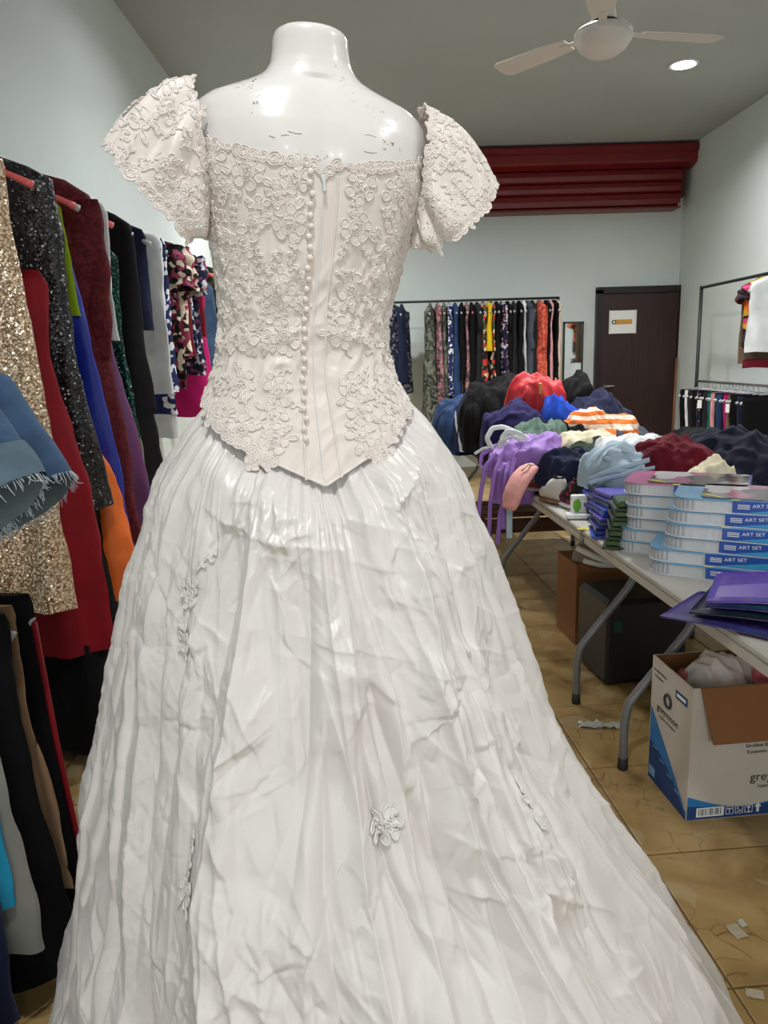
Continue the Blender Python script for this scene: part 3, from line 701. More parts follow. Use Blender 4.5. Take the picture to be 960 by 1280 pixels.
def wedding_dress():
    t = thing('wedding_dress', 'ivory satin wedding dress with lace bodice, puff sleeves and long crumpled skirt', 'dress', (0, 0, 0))
    # ---- skirt
    nb, nf, rows = 800, 100, 600
    th = np.concatenate([np.linspace(-.15, PI+.15, nb, False), np.linspace(PI+.15, 2*PI-.15, nf, False)])
    s = np.linspace(0, 1, rows)**1.12
    zb = basque(th)+.012
    Z = zb[None, :]*(1-s[:, None])+.006*s[:, None]; TH = np.broadcast_to(th[None, :], Z.shape)
    V = skirt_S(TH, Z).reshape(-1, 3)
    mesh('skirt', V, grid_faces(rows, nb+nf), M['satin'], t)
    # ---- bodice
    nt_, nr = 420, 260
    th = np.linspace(0, 2*PI, nt_, False); k = np.linspace(0, 1, nr)
    z0, z1 = basque(th), neckline(th)
    Z = z0[None, :]*(1-k[:, None])+z1[None, :]*k[:, None]; TH = np.broadcast_to(th[None, :], Z.shape)
    V = bodice_S(TH, Z, wrinkle(TH, Z)).reshape(-1, 3)
    mesh('bodice', V, grid_faces(nr, nt_), M['bodice'], t)
    def FB(p, q):
        p, q = np.broadcast_arrays(np.asarray(p, float), np.asarray(q, float)); return bodice_S(p, q, wrinkle(p, q)+.0004)
    fl = 1
    Pq, aa, bb_, nn = surf_frame(FB, np.array(PI/2), np.array(1.5)); fl = 1 if nn[1] < 0 else -1
    # ---- sleeves
    for side in (-1, 1):
        F = sleeve_S(side); ph = np.linspace(0, 2*PI, 160, False); tt = np.linspace(0, 1, 60)
        PH, TT = np.meshgrid(ph, tt); Vs = F(PH, TT)
        inner = F(PH[::-6], TT[::-6], -.004)
        so = mesh('sleeve', np.concatenate([Vs.reshape(-1, 3), inner.reshape(-1, 3)]), np.concatenate([grid_faces(60, 160), grid_faces(len(inner), 160)+60*160, ]), M['bodice'], t)
        Pq, a1, b1, n1 = surf_frame(F, np.array(PI/2), np.array(.5)); fs = 1 if n1[1] < 0 else -1
        rng = random.Random(20+side); put_s = []
        for (pa, ta, R, kd) in ((.25, .25, .020, 'rose'), (.9, .30, .021, 'rose'), (.55, .62, .022, 'rose'), (1.25, .70, .022, 'rose'), (1.55, .22, .018, 'leaf'), (1.85, .52, .020, 'rose'), (2.35, .75, .021, 'rose'),
                                (2.5, .32, .020, 'leaf'), (.1, .72, .02, 'rose'), (.9, .88, .018, 'leaf'), (1.6, .92, .016, 'rose'), (2.0, .85, .015, 'leaf'), (.45, .05, .018, 'leaf'), (1.1, .06, .016, 'rose'), (1.5, .5, .016, 'leaf'), (2.9, .55, .02, 'rose'), (-.4, .5, .02, 'rose'), (.75, .48, .015, 'leaf')):
            applique(F, pa, ta, R, fs, so, kd, rng.uniform(0, 6), rng=rng); put_s.append((pa, ta, R))
        for i in range(260):
            pa, ta, R = rng.uniform(-.5, 3.2), rng.uniform(.06, .95), rng.uniform(.012, .018)
            if all(math.hypot((pa-x)*.085, (ta-y)*.11) > (R+r)*.62 for x, y, r in put_s):
                applique(F, pa, ta, R, fs, so, 'leaf' if rng.random() < .6 else 'rose', rng.uniform(0, 6), rng=rng); put_s.append((pa, ta, R))
        scallop_edge('hem_scallops', F, lambda x: (x*2*PI, np.full_like(x, .985)), fs, so, .013, .0085, 1.0)
        scallop_edge('armhole_scallops', F, lambda x: (-.35+x*3.0, np.full_like(x, .03)), fs, so, .012, .0075, -1.0)
    # ---- lace on the bodice
    rng = random.Random(5)
    spots = []
    def put(x, z, R, kind, rot=None):       # x = angle from centre back, + to the right
        applique(FB, PI/2-x, z, R, fl, t, kind, rng.uniform(0, 6) if rot is None else rot, rng=rng)
        spots.append((x, z, R))
    fixed = [(-1.05, 1.665, .022), (-.62, 1.645, .023), (-.22, 1.635, .021), (.30, 1.632, .022), (.68, 1.63, .021), (1.1, 1.635, .021),
             (-.78, 1.55, .022), (-.28, 1.575, .023), (.30, 1.575, .023), (.72, 1.545, .021), (1.1, 1.575, .019),
             (-.38, 1.485, .022), (.35, 1.485, .022), (-1.0, 1.47, .020), (-.30, 1.415, .021), (.30, 1.42, .022), (.85, 1.43, .020), (-.8, 1.42, .021),
             (-.72, 1.345, .022), (-.32, 1.335, .022), (.34, 1.335, .022), (.85, 1.33, .02),
             (-.95, 1.30, .021), (-.62, 1.278, .022), (-.33, 1.262, .021), (.30, 1.262, .021), (.62, 1.27, .021), (.95, 1.30, .02), (-.35, 1.297, .02), (.35, 1.30, .02), (-.45, 1.235, .016), (.45, 1.235, .019), (-1.2, 1.315, .02), (1.2, 1.31, .02)]
    for x, z, R in fixed: put(x, z, R*1.22, 'rose')
    for i in range(900):
        x = rng.uniform(-1.5, 1.5); z = rng.uniform(1.24, 1.66); 
        if abs(x) < .16: continue
        th_ = PI/2-x
        if z < float(basque(np.array(th_)))+.012 or z > float(neckline(np.array(th_)))-.014: continue
        if 1.36 < z < 1.40 and rng.random() < .8: continue
        R = rng.uniform(.013, .019)
        if all(math.hypot((x-a)*.13, z-b) > (R+r)*.66 for a, b, r in spots): put(x, z, R, 'leaf' if rng.random() < .7 else 'rose')
    scallop_edge('neckline_scallops', FB, lambda x: (PI/2-1.35+2.7*x, neckline(PI/2-1.35+2.7*x)), fl, t, .011, .0075, 1.0)
    for sg in (-1, 1):
        scallop_edge('basque_scallops', FB, lambda x: (PI/2+sg*(.30+1.5*x), basque(PI/2+sg*(.30+1.5*x))+.004), fl, t, .012, .009, -1.0)
    # ---- piping along the V seam, zip and buttons at the centre back
    th = np.linspace(PI/2-1.5, PI/2+1.5, 160); P = FB(th, basque(th)); v, f = tube_vf(P, .0016, 6); mesh('waist_piping', v, f, M['bodice'], t)
    zs = np.linspace(1.203, 1.642, 90)
    for dx, r in ((-.010, .0022), (.010, .0022)):
        P = FB(np.full_like(zs, PI/2+.005)-dx/.10, zs); v, f = tube_vf(P, r, 6, ref=(0, 1, 0)); mesh('zip_placket', v, f, M['bodice'], t)
    P = FB(np.full_like(zs, PI/2+.005), zs); v, f = tube_vf(P, .0014, 6); zp = mesh('zip', v, f, M['white_plastic'], t)
    Q = FB(np.array(PI/2+.005), np.array(1.637)); n_ = np.array((math.sin(PSI), -math.cos(PSI), 0))
    B().box((0, 0, 0), (.006, .004, .010), bev=.0012).build('zip_slider', M['white_plastic'], zp).location = Q+n_*.004
    B().box((0, 0, -.010), (.005, .0015, .016), bev=.0007).build('zip_pull', M['chrome'], zp).location = Q+n_*.0065
    P0 = B().lathe([(.0005, -.0035), (.0035, -.003), (.0048, 0), (.0040, .0025), (.002, .0038), (.0004, .004)], 14).build('button', M['bodice'], t, True)
    nbtn = 27; first = True
    for i in range(nbtn):
        z = 1.645-(1.645-1.262)*i/(nbtn-1); thb = PI/2+.095+.01*math.sin(i*2.3)
        Q = FB(np.array(thb), np.array(z)); o = P0 if first else link(P0.copy(), t); first = False
        o.location = Q+n_*.003; o.rotation_euler = (PI/2, 0, PSI)
        o.scale = (1.0, 1.15, 1.0)
    # ---- motifs scattered on the skirt
    def FS(p, q): return skirt_S(np.asarray(p, float), np.asarray(q, float), .0015)
    Pq, a1, b1, n1 = surf_frame(FS, np.array(PI/2), np.array(.8)); fk = 1 if n1[1] < 0 else -1
    rng = random.Random(8)
    for x, z, R, kd in SKIRT_MOTIFS: applique(FS, PI/2-x, z, R, fk, t, kd, rng.uniform(0, 6), 'skirt_flower', .0016, rng, .0015)
SKIRT_MOTIFS = [(-.83, 1.045, .021, 'rose'), (-.83, .985, .021, 'rose'), (-.72, 1.10, .016, 'leaf'), (.03, .765, .026, 'daisy'), (-.69, .685, .024, 'rose'), (-.67, .735, .024, 'leaf'), (.62, .735, .022, 'rose'), (.65, .69, .022, 'leaf')]
wedding_dress()

# ================================================================ HANGING CLOTHES
def hanger(loc, rz, label, mat, group, span=.195, drop=.075, thick=.0065):
    t = thing('clothes_hanger', label, 'hanger', loc, rz, group)     # origin where the hook sits on the rail
    b = B(); pts = [(0, 0, -.052), (0, 0, -.03)]+[(.018-.018*math.cos(a)-.0, 0, -.018+.021*math.sin(a)) for a in np.linspace(0, PI, 9)]+[(.036, 0, -.026)]
    b.tube(pts, .0028, 6).build('hook', M['chrome'], t, True)
    u = np.linspace(-1, 1, 25); zz = -.052-drop*np.abs(u)**1.35
    b = B(); b.tube(np.stack([u*span, 0*u, zz], 1), thick*(1.0+.55*np.abs(u)**3), 8, flat=1.25).build('arms', mat, t, True)
    return t
def body_mesh(prof, rows, seg, A, k, seed, flare=1.0):
    """prof: (drop, half width room side, half width wall side, half thickness)"""
    P = np.array(prof, float); rng = np.random.RandomState(seed)
    d = np.unique(np.concatenate([np.linspace(P[0, 0], P[-1, 0], rows), P[:, 0]])); L = P[-1, 0]
    wr, wl, th = [np.interp(d, P[:, 0], P[:, c]) for c in (1, 2, 3)]
    a = np.linspace(0, 2*PI, seg, False); c, s = np.cos(a), np.sin(a)
    X = np.where(c[None] > 0, wr[:, None], wl[:, None])*np.sign(c)*np.abs(c)**.75
    Y = th[:, None]*np.sign(s)*np.abs(s)**.8
    D = np.broadcast_to(d[:, None], X.shape); g = smooth01(D/max(L, .1)*1.3)
    ph = rng.uniform(0, 6); f = 1.5*A*g*(np.sin(X*k+ph+1.5*pn(X*3, D*1.5, seed*.37, 3))+.6*np.sin(X*k*1.9+ph*2))
    cru = (.014*pn(X*11, D*7, seed*.71, 5)+.016*(facet(X*9+seed, D*6+X*3, 1+seed % 7)-.5))*smooth01(D/.06)
    Y = Y+f+cru+.006*np.sin(a*3+ph)[None]*g
    X = X*(1+.14*g*pn(D*2.6, a[None]*1.2, seed*.3, 6)+.05*pn(D*13, a[None]*1.5, seed*.9, 8)*smooth01(D/.1))
    Z = -D-.02*g*pn(X*6, seed*1.3, 0, 7)*(D > L*.9)
    V = np.stack([X, Y, Z], -1).reshape(-1, 3); F = grid_faces(len(d), seg).tolist()
    F.append(tuple(range(seg))); n = (len(d)-1)*seg
    return V, F
def sleeve_mesh(p0, p1, r0, r1, seed, n=14, seg=14):
    t = np.linspace(0, 1, n); P = np.array(p0)[None]*(1-t[:, None])+np.array(p1)[None]*t[:, None]
    P[:, 1] += .010*np.sin(t*7+seed); P[:, 0] += .008*np.sin(t*5+seed*2)
    r = (r0+(r1-r0)*t)*(1+.12*np.sin(t*19+seed))
    v, f = tube_vf(P, r, seg, flat=.62, ref=(0, 1, 0)); f = f.tolist(); f.append(tuple(range(seg)))
    return v, f
def garment(name, label, cat, group, mat, loc, rz, prof, A=.012, k=40, seed=1, sleeves=None, mat2=None, rows=30, seg=44, hem=None, hang=None, hlabel=None, ext=None, tilt=0):
    """loc: where the hanger hook sits on the rail; the cloth starts 7 cm below"""
    t = thing(name, label, cat, loc, rz, group, ry=tilt)
    V, F = body_mesh(prof, rows, seg, A, k, seed); V[:, 2] -= .010
    mesh('body', V, F, mat, t)
    P = np.array(prof)
    if sleeves:
        ln, r0, r1, dx, sh = sleeves
        for sg in (1, -1):
            x = sg*P[:, 1].max() if sh is None else sg*sh
            v, f = sleeve_mesh((x*.93, 0, -.010-.07), (x*.93+sg*dx, 0, -.010-.07-ln), r0, r1, seed+sg)
            mesh('sleeve', v, f, mat2 or mat, t)
    if ext: ext(t)
    if hang: hanger(loc, rz, hlabel or ('clear plastic hanger carrying the '+label.split(' hanging')[0].split(' between')[0].split(' on the')[0])[:110], M[hang], group.replace('clothes', 'hangers') if group else None)
    return t
def shirt_prof(L, w=.20, t=.03, w2=None): w2 = w2 or w; return [(0, .05, .05, .012), (.02, .09, .09, .02), (.05, w*.93, w*.93, .03), (.085, w, w, t), (.3, w*.95, w*.95, t*1.1), (L, w2, w2, t*1.4)]
def dress_prof(L, w=.19, waist=.15, hem=.23, t=.03): return [(0, .05, .05, .012), (.02, .09, .09, .018), (.05, w*.93, w*.93, .03), (.085, w, w, t), (.22, w*.88, w*.88, t), (.40, waist, waist, t), (.6, (waist+hem)/2, (waist+hem)/2, t*1.3), (L, hem, hem, t*1.8)]
def strap_prof(L, w=.15, waist=.14, hem=.2, t=.03): return [(.10, w*.9, w*.9, .02), (.12, w, w, t), (.32, waist, waist, t), (L, hem, hem, t*1.6)]
def trouser_prof(L, w=.17, t=.022, hem=None): hem = hem or w*.8; return [(.05, w*.98, w*.98, .012), (.07, w, w, t), (.2, w, w, t), (L, hem, hem, t*1.2)]

# ---- materials for the clothes
G = dict(
 gold=sequins('gold_sequins', srgb(150, 122, 92), srgb(250, 232, 204), 210, .55, .5),
 blackseq=sequins('black_sequins', (.004, .004, .005), (.5, .5, .52), 190, .1, .975, .35, .6),
 greenseq=sequins('emerald_sequins', srgb(6, 40, 34), srgb(40, 120, 100), 170, .5, .8, .3),
 burgundy=printed('burgundy_lace', [srgb(84, 20, 26), srgb(96, 26, 32), srgb(72, 14, 20)], 90, .8),
 red=plain('red_crepe', srgb(122, 12, 26), .6, spec=.2, var=.15, vscale=6, bump=(30, .3, .006)),
 lime=fabric(srgb(140, 168, 34)), blue=plain('royal_blue_satin', srgb(26, 44, 150), .45, var=.15, bump=(26, .3, .006)),
 orange=plain('orange_satin', srgb(216, 102, 30), .5, var=.12, bump=(26, .3, .006)), purple=plain('plum_purple_cloth', srgb(94, 40, 92), .6, var=.15, bump=(26, .3, .006)),
 white=fabric(srgb(214, 218, 220)), palegreen=fabric(srgb(150, 166, 128)), brown=fabric(srgb(58, 34, 30)), grey=fabric(srgb(138, 138, 130)), tan=fabric(srgb(140, 112, 84)),
 aqua=fabric(srgb(40, 150, 190)), magenta=fabric(srgb(184, 28, 104)), maroon=fabric(srgb(92, 18, 32)), teal=fabric(srgb(30, 96, 92)), coral=printed('coral_lace', [srgb(196, 84, 66), srgb(216, 104, 82), srgb(170, 62, 50)], 60),
 floral1=printed('black_pink_floral', [srgb(14, 12, 16), srgb(22, 16, 20), srgb(150, 70, 96), srgb(226, 210, 190), srgb(112, 32, 60), srgb(30, 40, 26)], 40, .9),
 floral2=printed('cream_floral', [srgb(226, 216, 196), srgb(216, 200, 176), srgb(40, 30, 34), srgb(150, 60, 84)], 34, .9),
 navydot=printed('navy_flower_dots', [srgb(22, 26, 52), srgb(26, 30, 60), srgb(20, 24, 50), srgb(190, 190, 200), srgb(120, 60, 84)], 46, .4),
 bluewhite=printed('navy_white_print', [srgb(34, 44, 96), srgb(30, 38, 84), srgb(220, 224, 230)], 44, .6),
 stripe=striped('white_cloth_with_dark_bands', srgb(222, 224, 226), srgb(34, 36, 48), 5, 2, width=.94),
 camo=printed('olive_camouflage', [srgb(44, 46, 34), srgb(70, 72, 50), srgb(28, 30, 24)], 14, 1.0),
 paisley=printed('navy_grey_paisley', [srgb(24, 28, 48), srgb(34, 40, 62), srgb(18, 20, 32), srgb(110, 112, 120)], 46, .9),
 khaki_print=printed('grey_green_print', [srgb(86, 90, 78), srgb(60, 66, 58), srgb(110, 112, 100), srgb(40, 42, 40)], 34, .9),
 pink_print=printed('pink_grey_print', [srgb(140, 96, 100), srgb(96, 80, 84), srgb(170, 120, 124), srgb(60, 52, 56)], 34, .9),
 multi=printed('dark_multicolour_print', [srgb(20, 18, 24), srgb(30, 26, 34), srgb(196, 52, 44), srgb(210, 190, 160), srgb(60, 90, 60), srgb(30, 28, 40)], 24, .8),
 yellow=fabric(srgb(206, 176, 26)), pink=fabric(srgb(206, 150, 152)), beige=fabric(srgb(206, 184, 164)), slate=fabric(srgb(70, 76, 86)), charcoal=fabric((.017, .017, .02)),
 flamingo=printed('bright_flower_print', [srgb(20, 18, 22), srgb(206, 160, 40), srgb(200, 70, 110), srgb(60, 44, 60), srgb(40, 30, 40), srgb(220, 110, 40)], 16, .6),
 khaki_tan=fabric(srgb(110, 96, 76)))
M.update(G)

# ================================================================ LEFT WALL: the long clothes rail
RX, RZ = -1.205, 2.055
def left_rail():
    t = thing('clothes_rail', 'long steel clothes rail fixed along the left wall', 'clothes rail', (RX, 3.9, RZ))
    B().tube([(0, -2.4, 0), (0, 2.4, 0)], .010, 12).build('rail', M['white_plastic'], t, True)
    for y in (-2.2, -.6, 1.0, 2.35):
        B().tube([(0, y, 0), (XL-RX+.006, y, .0)], .009, 8).build('bracket', M['chrome'], t, True)
        B().lathe([(.03, 0), (.03, .006)], 14).build('flange', M['chrome'], t, True).location = (XL-RX+.001, y, 0)
        t.children[-1].rotation_euler = (0, PI/2, 0)
left_rail()
LG = 'clothes on the long left rail'
def L(name, label, cat, mat, y, prof, hang='clear_plastic', dz=0.0, **kw):
    hl = kw.pop('hl', None)
    return garment(name, label, cat, LG, M[mat], (RX+kw.pop('dx', 0), y, RZ-.012+dz), 0, prof, hang=hang, hlabel=hl, **kw)
# near to far; a few long dark pieces hang behind the first ones
L('sequin_dress', 'pale gold sequin dress nearest on the left rail', 'dress', 'gold', 2.22, [(.0, .05, .05, .012), (.03, .10, .10, .02), (.09, .20, .18, .035), (.3, .195, .2, .045), (.8, .235, .2, .06), (1.38, .26, .22, .075)], A=.014, k=30, seed=3, hang='pink_plastic', hl='pink plastic hanger of the gold sequin dress')
L('long_skirt', 'long black skirt hanging below the gold sequin dress', 'skirt', 'black', 2.47, [(.55, .16, .16, .03), (.9, .20, .2, .05), (1.97, .33, .25, .10)], hang=None, A=.02, k=30, seed=4)
L('strapless_dress', 'deep red strapless dress hanging low beside the gold sequins', 'dress', 'red', 2.40, [(.36, .18, .14, .03), (.40, .20, .15, .035), (.62, .185, .15, .035), (1.0, .245, .18, .05), (1.40, .27, .2, .055), (1.60, .275, .2, .055)], hang='pink_plastic', hl='pink plastic hanger of the red strapless dress', A=.012, k=26, seed=5)
L('sequin_gown', 'black dress sparkling with sequins between red and burgundy', 'dress', 'blackseq', 2.54, [(.0, .05, .05, .015), (.03, .13, .13, .03), (.07, .20, .18, .045), (.24, .215, .18, .06), (.45, .21, .17, .07), (.9, .25, .18, .085), (1.13, .265, .19, .09)], A=.010, k=30, seed=6, hl='clear plastic hanger poking out above the black sequin dress')
L('black_gown', 'plain black gown whose hem shows under the sequin dress', 'dress', 'black', 2.63, [(.6, .17, .16, .03), (1.0, .19, .2, .05), (1.97, .26, .22, .10)], hang=None, A=.02, k=28, seed=7)
L('lime_camisole', 'lime green strappy top showing as a thin edge', 'top', 'lime', 2.72, strap_prof(.48, .150, .160, .172, .006), hang='pink_plastic', hl='pink plastic hanger of the lime green top', A=.003, k=30, seed=8)
L('satin_gown', 'bright orange satin gown showing below the black sequins', 'dress', 'orange', 2.68, [(.95, .20, .15, .03), (1.05, .245, .16, .04), (1.50, .315, .2, .055)], hang=None, A=.010, k=26, seed=9)
L('blue_gown', 'royal blue satin gown between the orange and burgundy gowns', 'dress', 'blue', 2.76, [(.28, .15, .15, .03), (.5, .185, .16, .035), (1.0, .235, .18, .045), (1.60, .30, .2, .06)], hang='clear_plastic', hl='clear plastic hanger of the royal blue gown', A=.010, k=26, seed=10)
L('lace_gown', 'long burgundy lace gown with rounded shoulders', 'dress', 'burgundy', 2.86, [(-.02, .05, .05, .02), (.0, .12, .12, .035), (.05, .195, .18, .05), (.12, .225, .2, .055), (.45, .20, .18, .05), (.8, .225, .19, .05), (1.62, .285, .22, .07)], A=.008, k=30, seed=11, sleeves=(.55, .055, .045, .0, .2), hang='clear_plastic', hl='clear plastic hanger of the burgundy lace gown')
L('plum_gown', 'plum purple gown showing beside the burgundy skirt', 'dress', 'purple', 2.98, [(.35, .16, .15, .03), (.6, .19, .16, .035), (1.0, .255, .18, .05), (1.50, .32, .2, .06)], hang=None, A=.010, k=26, seed=12)
L('white_blouse', 'thin white blouse peeping out beside the burgundy gown', 'blouse', 'white', 3.02, shirt_prof(.55, .205, .02), A=.004, k=30, seed=13, hl='clear plastic hanger above the thin white blouse')
L('emerald_dress', 'emerald green sequin dress beside the black dress', 'dress', 'greenseq', 3.10, [(.2, .17, .15, .02), (.24, .20, .16, .03), (.55, .19, .17, .045), (.95, .225, .19, .055)], hang='pink_plastic', hl='pink plastic hanger of the emerald sequin dress', A=.010, k=30, seed=14, mat2=None)
L('pale_slip', 'pale sage slip hem below the emerald sequins', 'skirt', 'palegreen', 3.16, [(.7, .18, .16, .03), (1.0, .21, .17, .035), (1.45, .24, .18, .04)], hang=None, A=.008, k=30, seed=15)
L('black_dress', 'wide plain black dress with square shoulders', 'dress', 'black', 3.34, [(.0, .06, .06, .02), (.03, .13, .13, .03), (.07, .19, .18, .045), (.12, .20, .19, .05), (.5, .195, .18, .06), (.85, .225, .19, .065), (.87, .21, .19, .065), (1.35, .24, .2, .08)], A=.014, k=28, seed=16, hl='clear plastic hanger above the wide black dress')
L('dark_blouse', 'dark indigo blouse behind the wide black dress', 'blouse', 'navy', 3.60, shirt_prof(.5, .175, .02), A=.006, k=30, seed=17, hl='clear plastic hanger above the dark indigo blouse')
L('white_tunic', 'white tunic with a dark patterned band near its hem', 'tunic', 'white', 3.78, shirt_prof(1.02, .20, .026), A=.006, k=30, seed=18, hl='clear plastic hanger of the white tunic',
  ext=lambda t: [mesh('patterned_band', V_-np.array((0, 0, .010)), F_, M['bluewhite'], t) for V_, F_ in [body_mesh([(.80, .204, .204, .038), (.84, .206, .206, .039), (.90, .207, .207, .040)], 6, 44, .006, 30, 18)]])
L('print_blouse', 'blue and white print blouse beside the white tunic', 'top', 'bluewhite', 3.88, shirt_prof(.8, .195, .02), A=.006, k=30, seed=19, hang='clear_plastic', hl='clear plastic hanger of the blue and white print blouse')
L('floral_blouse', 'black blouse with pink blooms on the left rail', 'blouse', 'floral1', 4.02, shirt_prof(.78, .205, .036), A=.008, k=26, seed=20, sleeves=(.2, .06, .07, .02, .2), hl='clear plastic hanger of the black floral blouse')
L('cream_floral_blouse', 'cream floral blouse tucked behind the black floral one', 'blouse', 'floral2', 4.16, shirt_prof(.62, .215, .026), A=.008, k=26, seed=21, sleeves=(.22, .06, .07, .03, .2), hl='clear plastic hanger of the cream floral blouse')
L('maroon_knit_shirt', 'maroon top behind the cream floral blouse', 'top', 'maroon', 4.28, shirt_prof(.62, .205, .022), A=.006, k=26, seed=22, hl='clear plastic hanger of the maroon top')
L('cobalt_print_shirt', 'cobalt and white print top behind the maroon one', 'top', 'bluewhite', 4.38, shirt_prof(.6, .2, .022), A=.006, k=26, seed=23, hl='clear plastic hanger of the cobalt print top')
L('flower_dot_shirt', 'navy shirt scattered with pale flowers', 'shirt', 'navydot', 4.48, shirt_prof(.72, .215, .03), A=.006, k=26, seed=24, sleeves=(.2, .06, .06, .02, .2), hl='clear plastic hanger of the navy flower shirt')
L('red_cardigan', 'dark red cardigan behind the navy flower shirt', 'cardigan', 'red', 4.62, shirt_prof(.5, .20, .026), A=.006, k=26, seed=25, hl='clear plastic hanger of the dark red cardigan')
L('magenta_dress', 'magenta pink dress near the far end of the left rail', 'dress', 'magenta', 4.74, dress_prof(.98, .205, .16, .2, .03), A=.008, k=26, seed=26, hl='pale hanger of the magenta dress')
L('denim_dress', 'light blue denim dress near the far end of the left rail', 'dress', 'denim', 4.96, [(.15, .16, .16, .03), (.2, .185, .17, .035), (.5, .2, .18, .04), (.82, .22, .18, .045)], A=.006, k=26, seed=27, hang='pink_plastic', hl='salmon pink hanger at the far end of the left rail')
L('camouflage_jacket', 'dark olive camouflage jacket last on the left rail', 'jacket', 'camo', 5.20, shirt_prof(.75, .215, .045), A=.008, k=26, seed=28, sleeves=(.5, .06, .05, .0, .2), hl='clear plastic hanger of the camouflage jacket')

# ---- nearer low rack with trousers and a pair of denim shorts
def low_rack():
    t = thing('garment_rack', 'low two rail garment rack just left of the dress', 'clothes rack', (-.95, 1.12, 0))
    for z in (1.56, .98): B().tube([(0, -.62, z), (0, .52, z)], .0125, 12).build('rail', M['metal_dark'], t, True)
    for y in (-.62, .52):
        B().tube([(0, y, .03), (0, y, 1.57)], .014, 10).build('post', M['metal_dark'], t, True)
        B().box((0, y, .02), (.5, .035, .03), bev=.006).build('foot', M['metal_dark'], t)
low_rack()
def low(name, label, cat, mat, y, prof, hang='clear_plastic', **kw):
    return garment(name, label, cat, 'clothes on the low left rack', M[mat], (-.95, y, .968), 0, prof, hang=hang, hlabel=kw.pop('hl', None), **kw)
low('jeans', 'dark blue jeans lowest in the left corner of the view', 'jeans', 'denim_dark', 1.12, trouser_prof(.92, .19, .04, .245), A=.006, k=20, seed=31, hl='clear hanger of the dark blue jeans')
low('navy_trousers', 'navy trousers on the low rack beside the jeans', 'trousers', 'navy', 1.245, trouser_prof(.82, .19, .03, .222), A=.006, k=20, seed=32, hl='clear hanger of the navy trousers')
low('aqua_trousers', 'aqua blue trousers showing as a slim strip', 'trousers', 'aqua', 1.29, trouser_prof(.62, .185, .006, .208), A=.004, k=20, seed=33, hl='clear hanger of the aqua trousers')
low('grey_trousers', 'pale grey trousers hanging on the low rack', 'trousers', 'grey', 1.325, trouser_prof(.74, .195, .014, .236), A=.006, k=20, seed=34, hl='clear hanger of the pale grey trousers')
low('black_trousers', 'black trousers between the grey and the tan pair', 'trousers', 'black', 1.40, trouser_prof(.88, .21, .03, .25), A=.006, k=20, seed=35, hl='clear hanger of the black trousers')
low('tan_trousers', 'tan trousers showing as a slim strip on the low rack', 'trousers', 'tan', 1.45, trouser_prof(.70, .20, .006, .252), A=.004, k=20, seed=36, hl='clear hanger of the tan trousers')
low('track_trousers', 'black track trousers with a red side piping', 'trousers', 'black', 1.535, trouser_prof(.9, .2, .025, .262), A=.006, k=20, seed=37, hl='clear hanger of the piped track trousers',
    ext=lambda t: B().tube([(.207, -.02, -.12), (.222, -.02, -.4), (.245, -.02, -.68), (.262, -.02, -.9)], .006, 6).build('piping', M['red'], t, True))
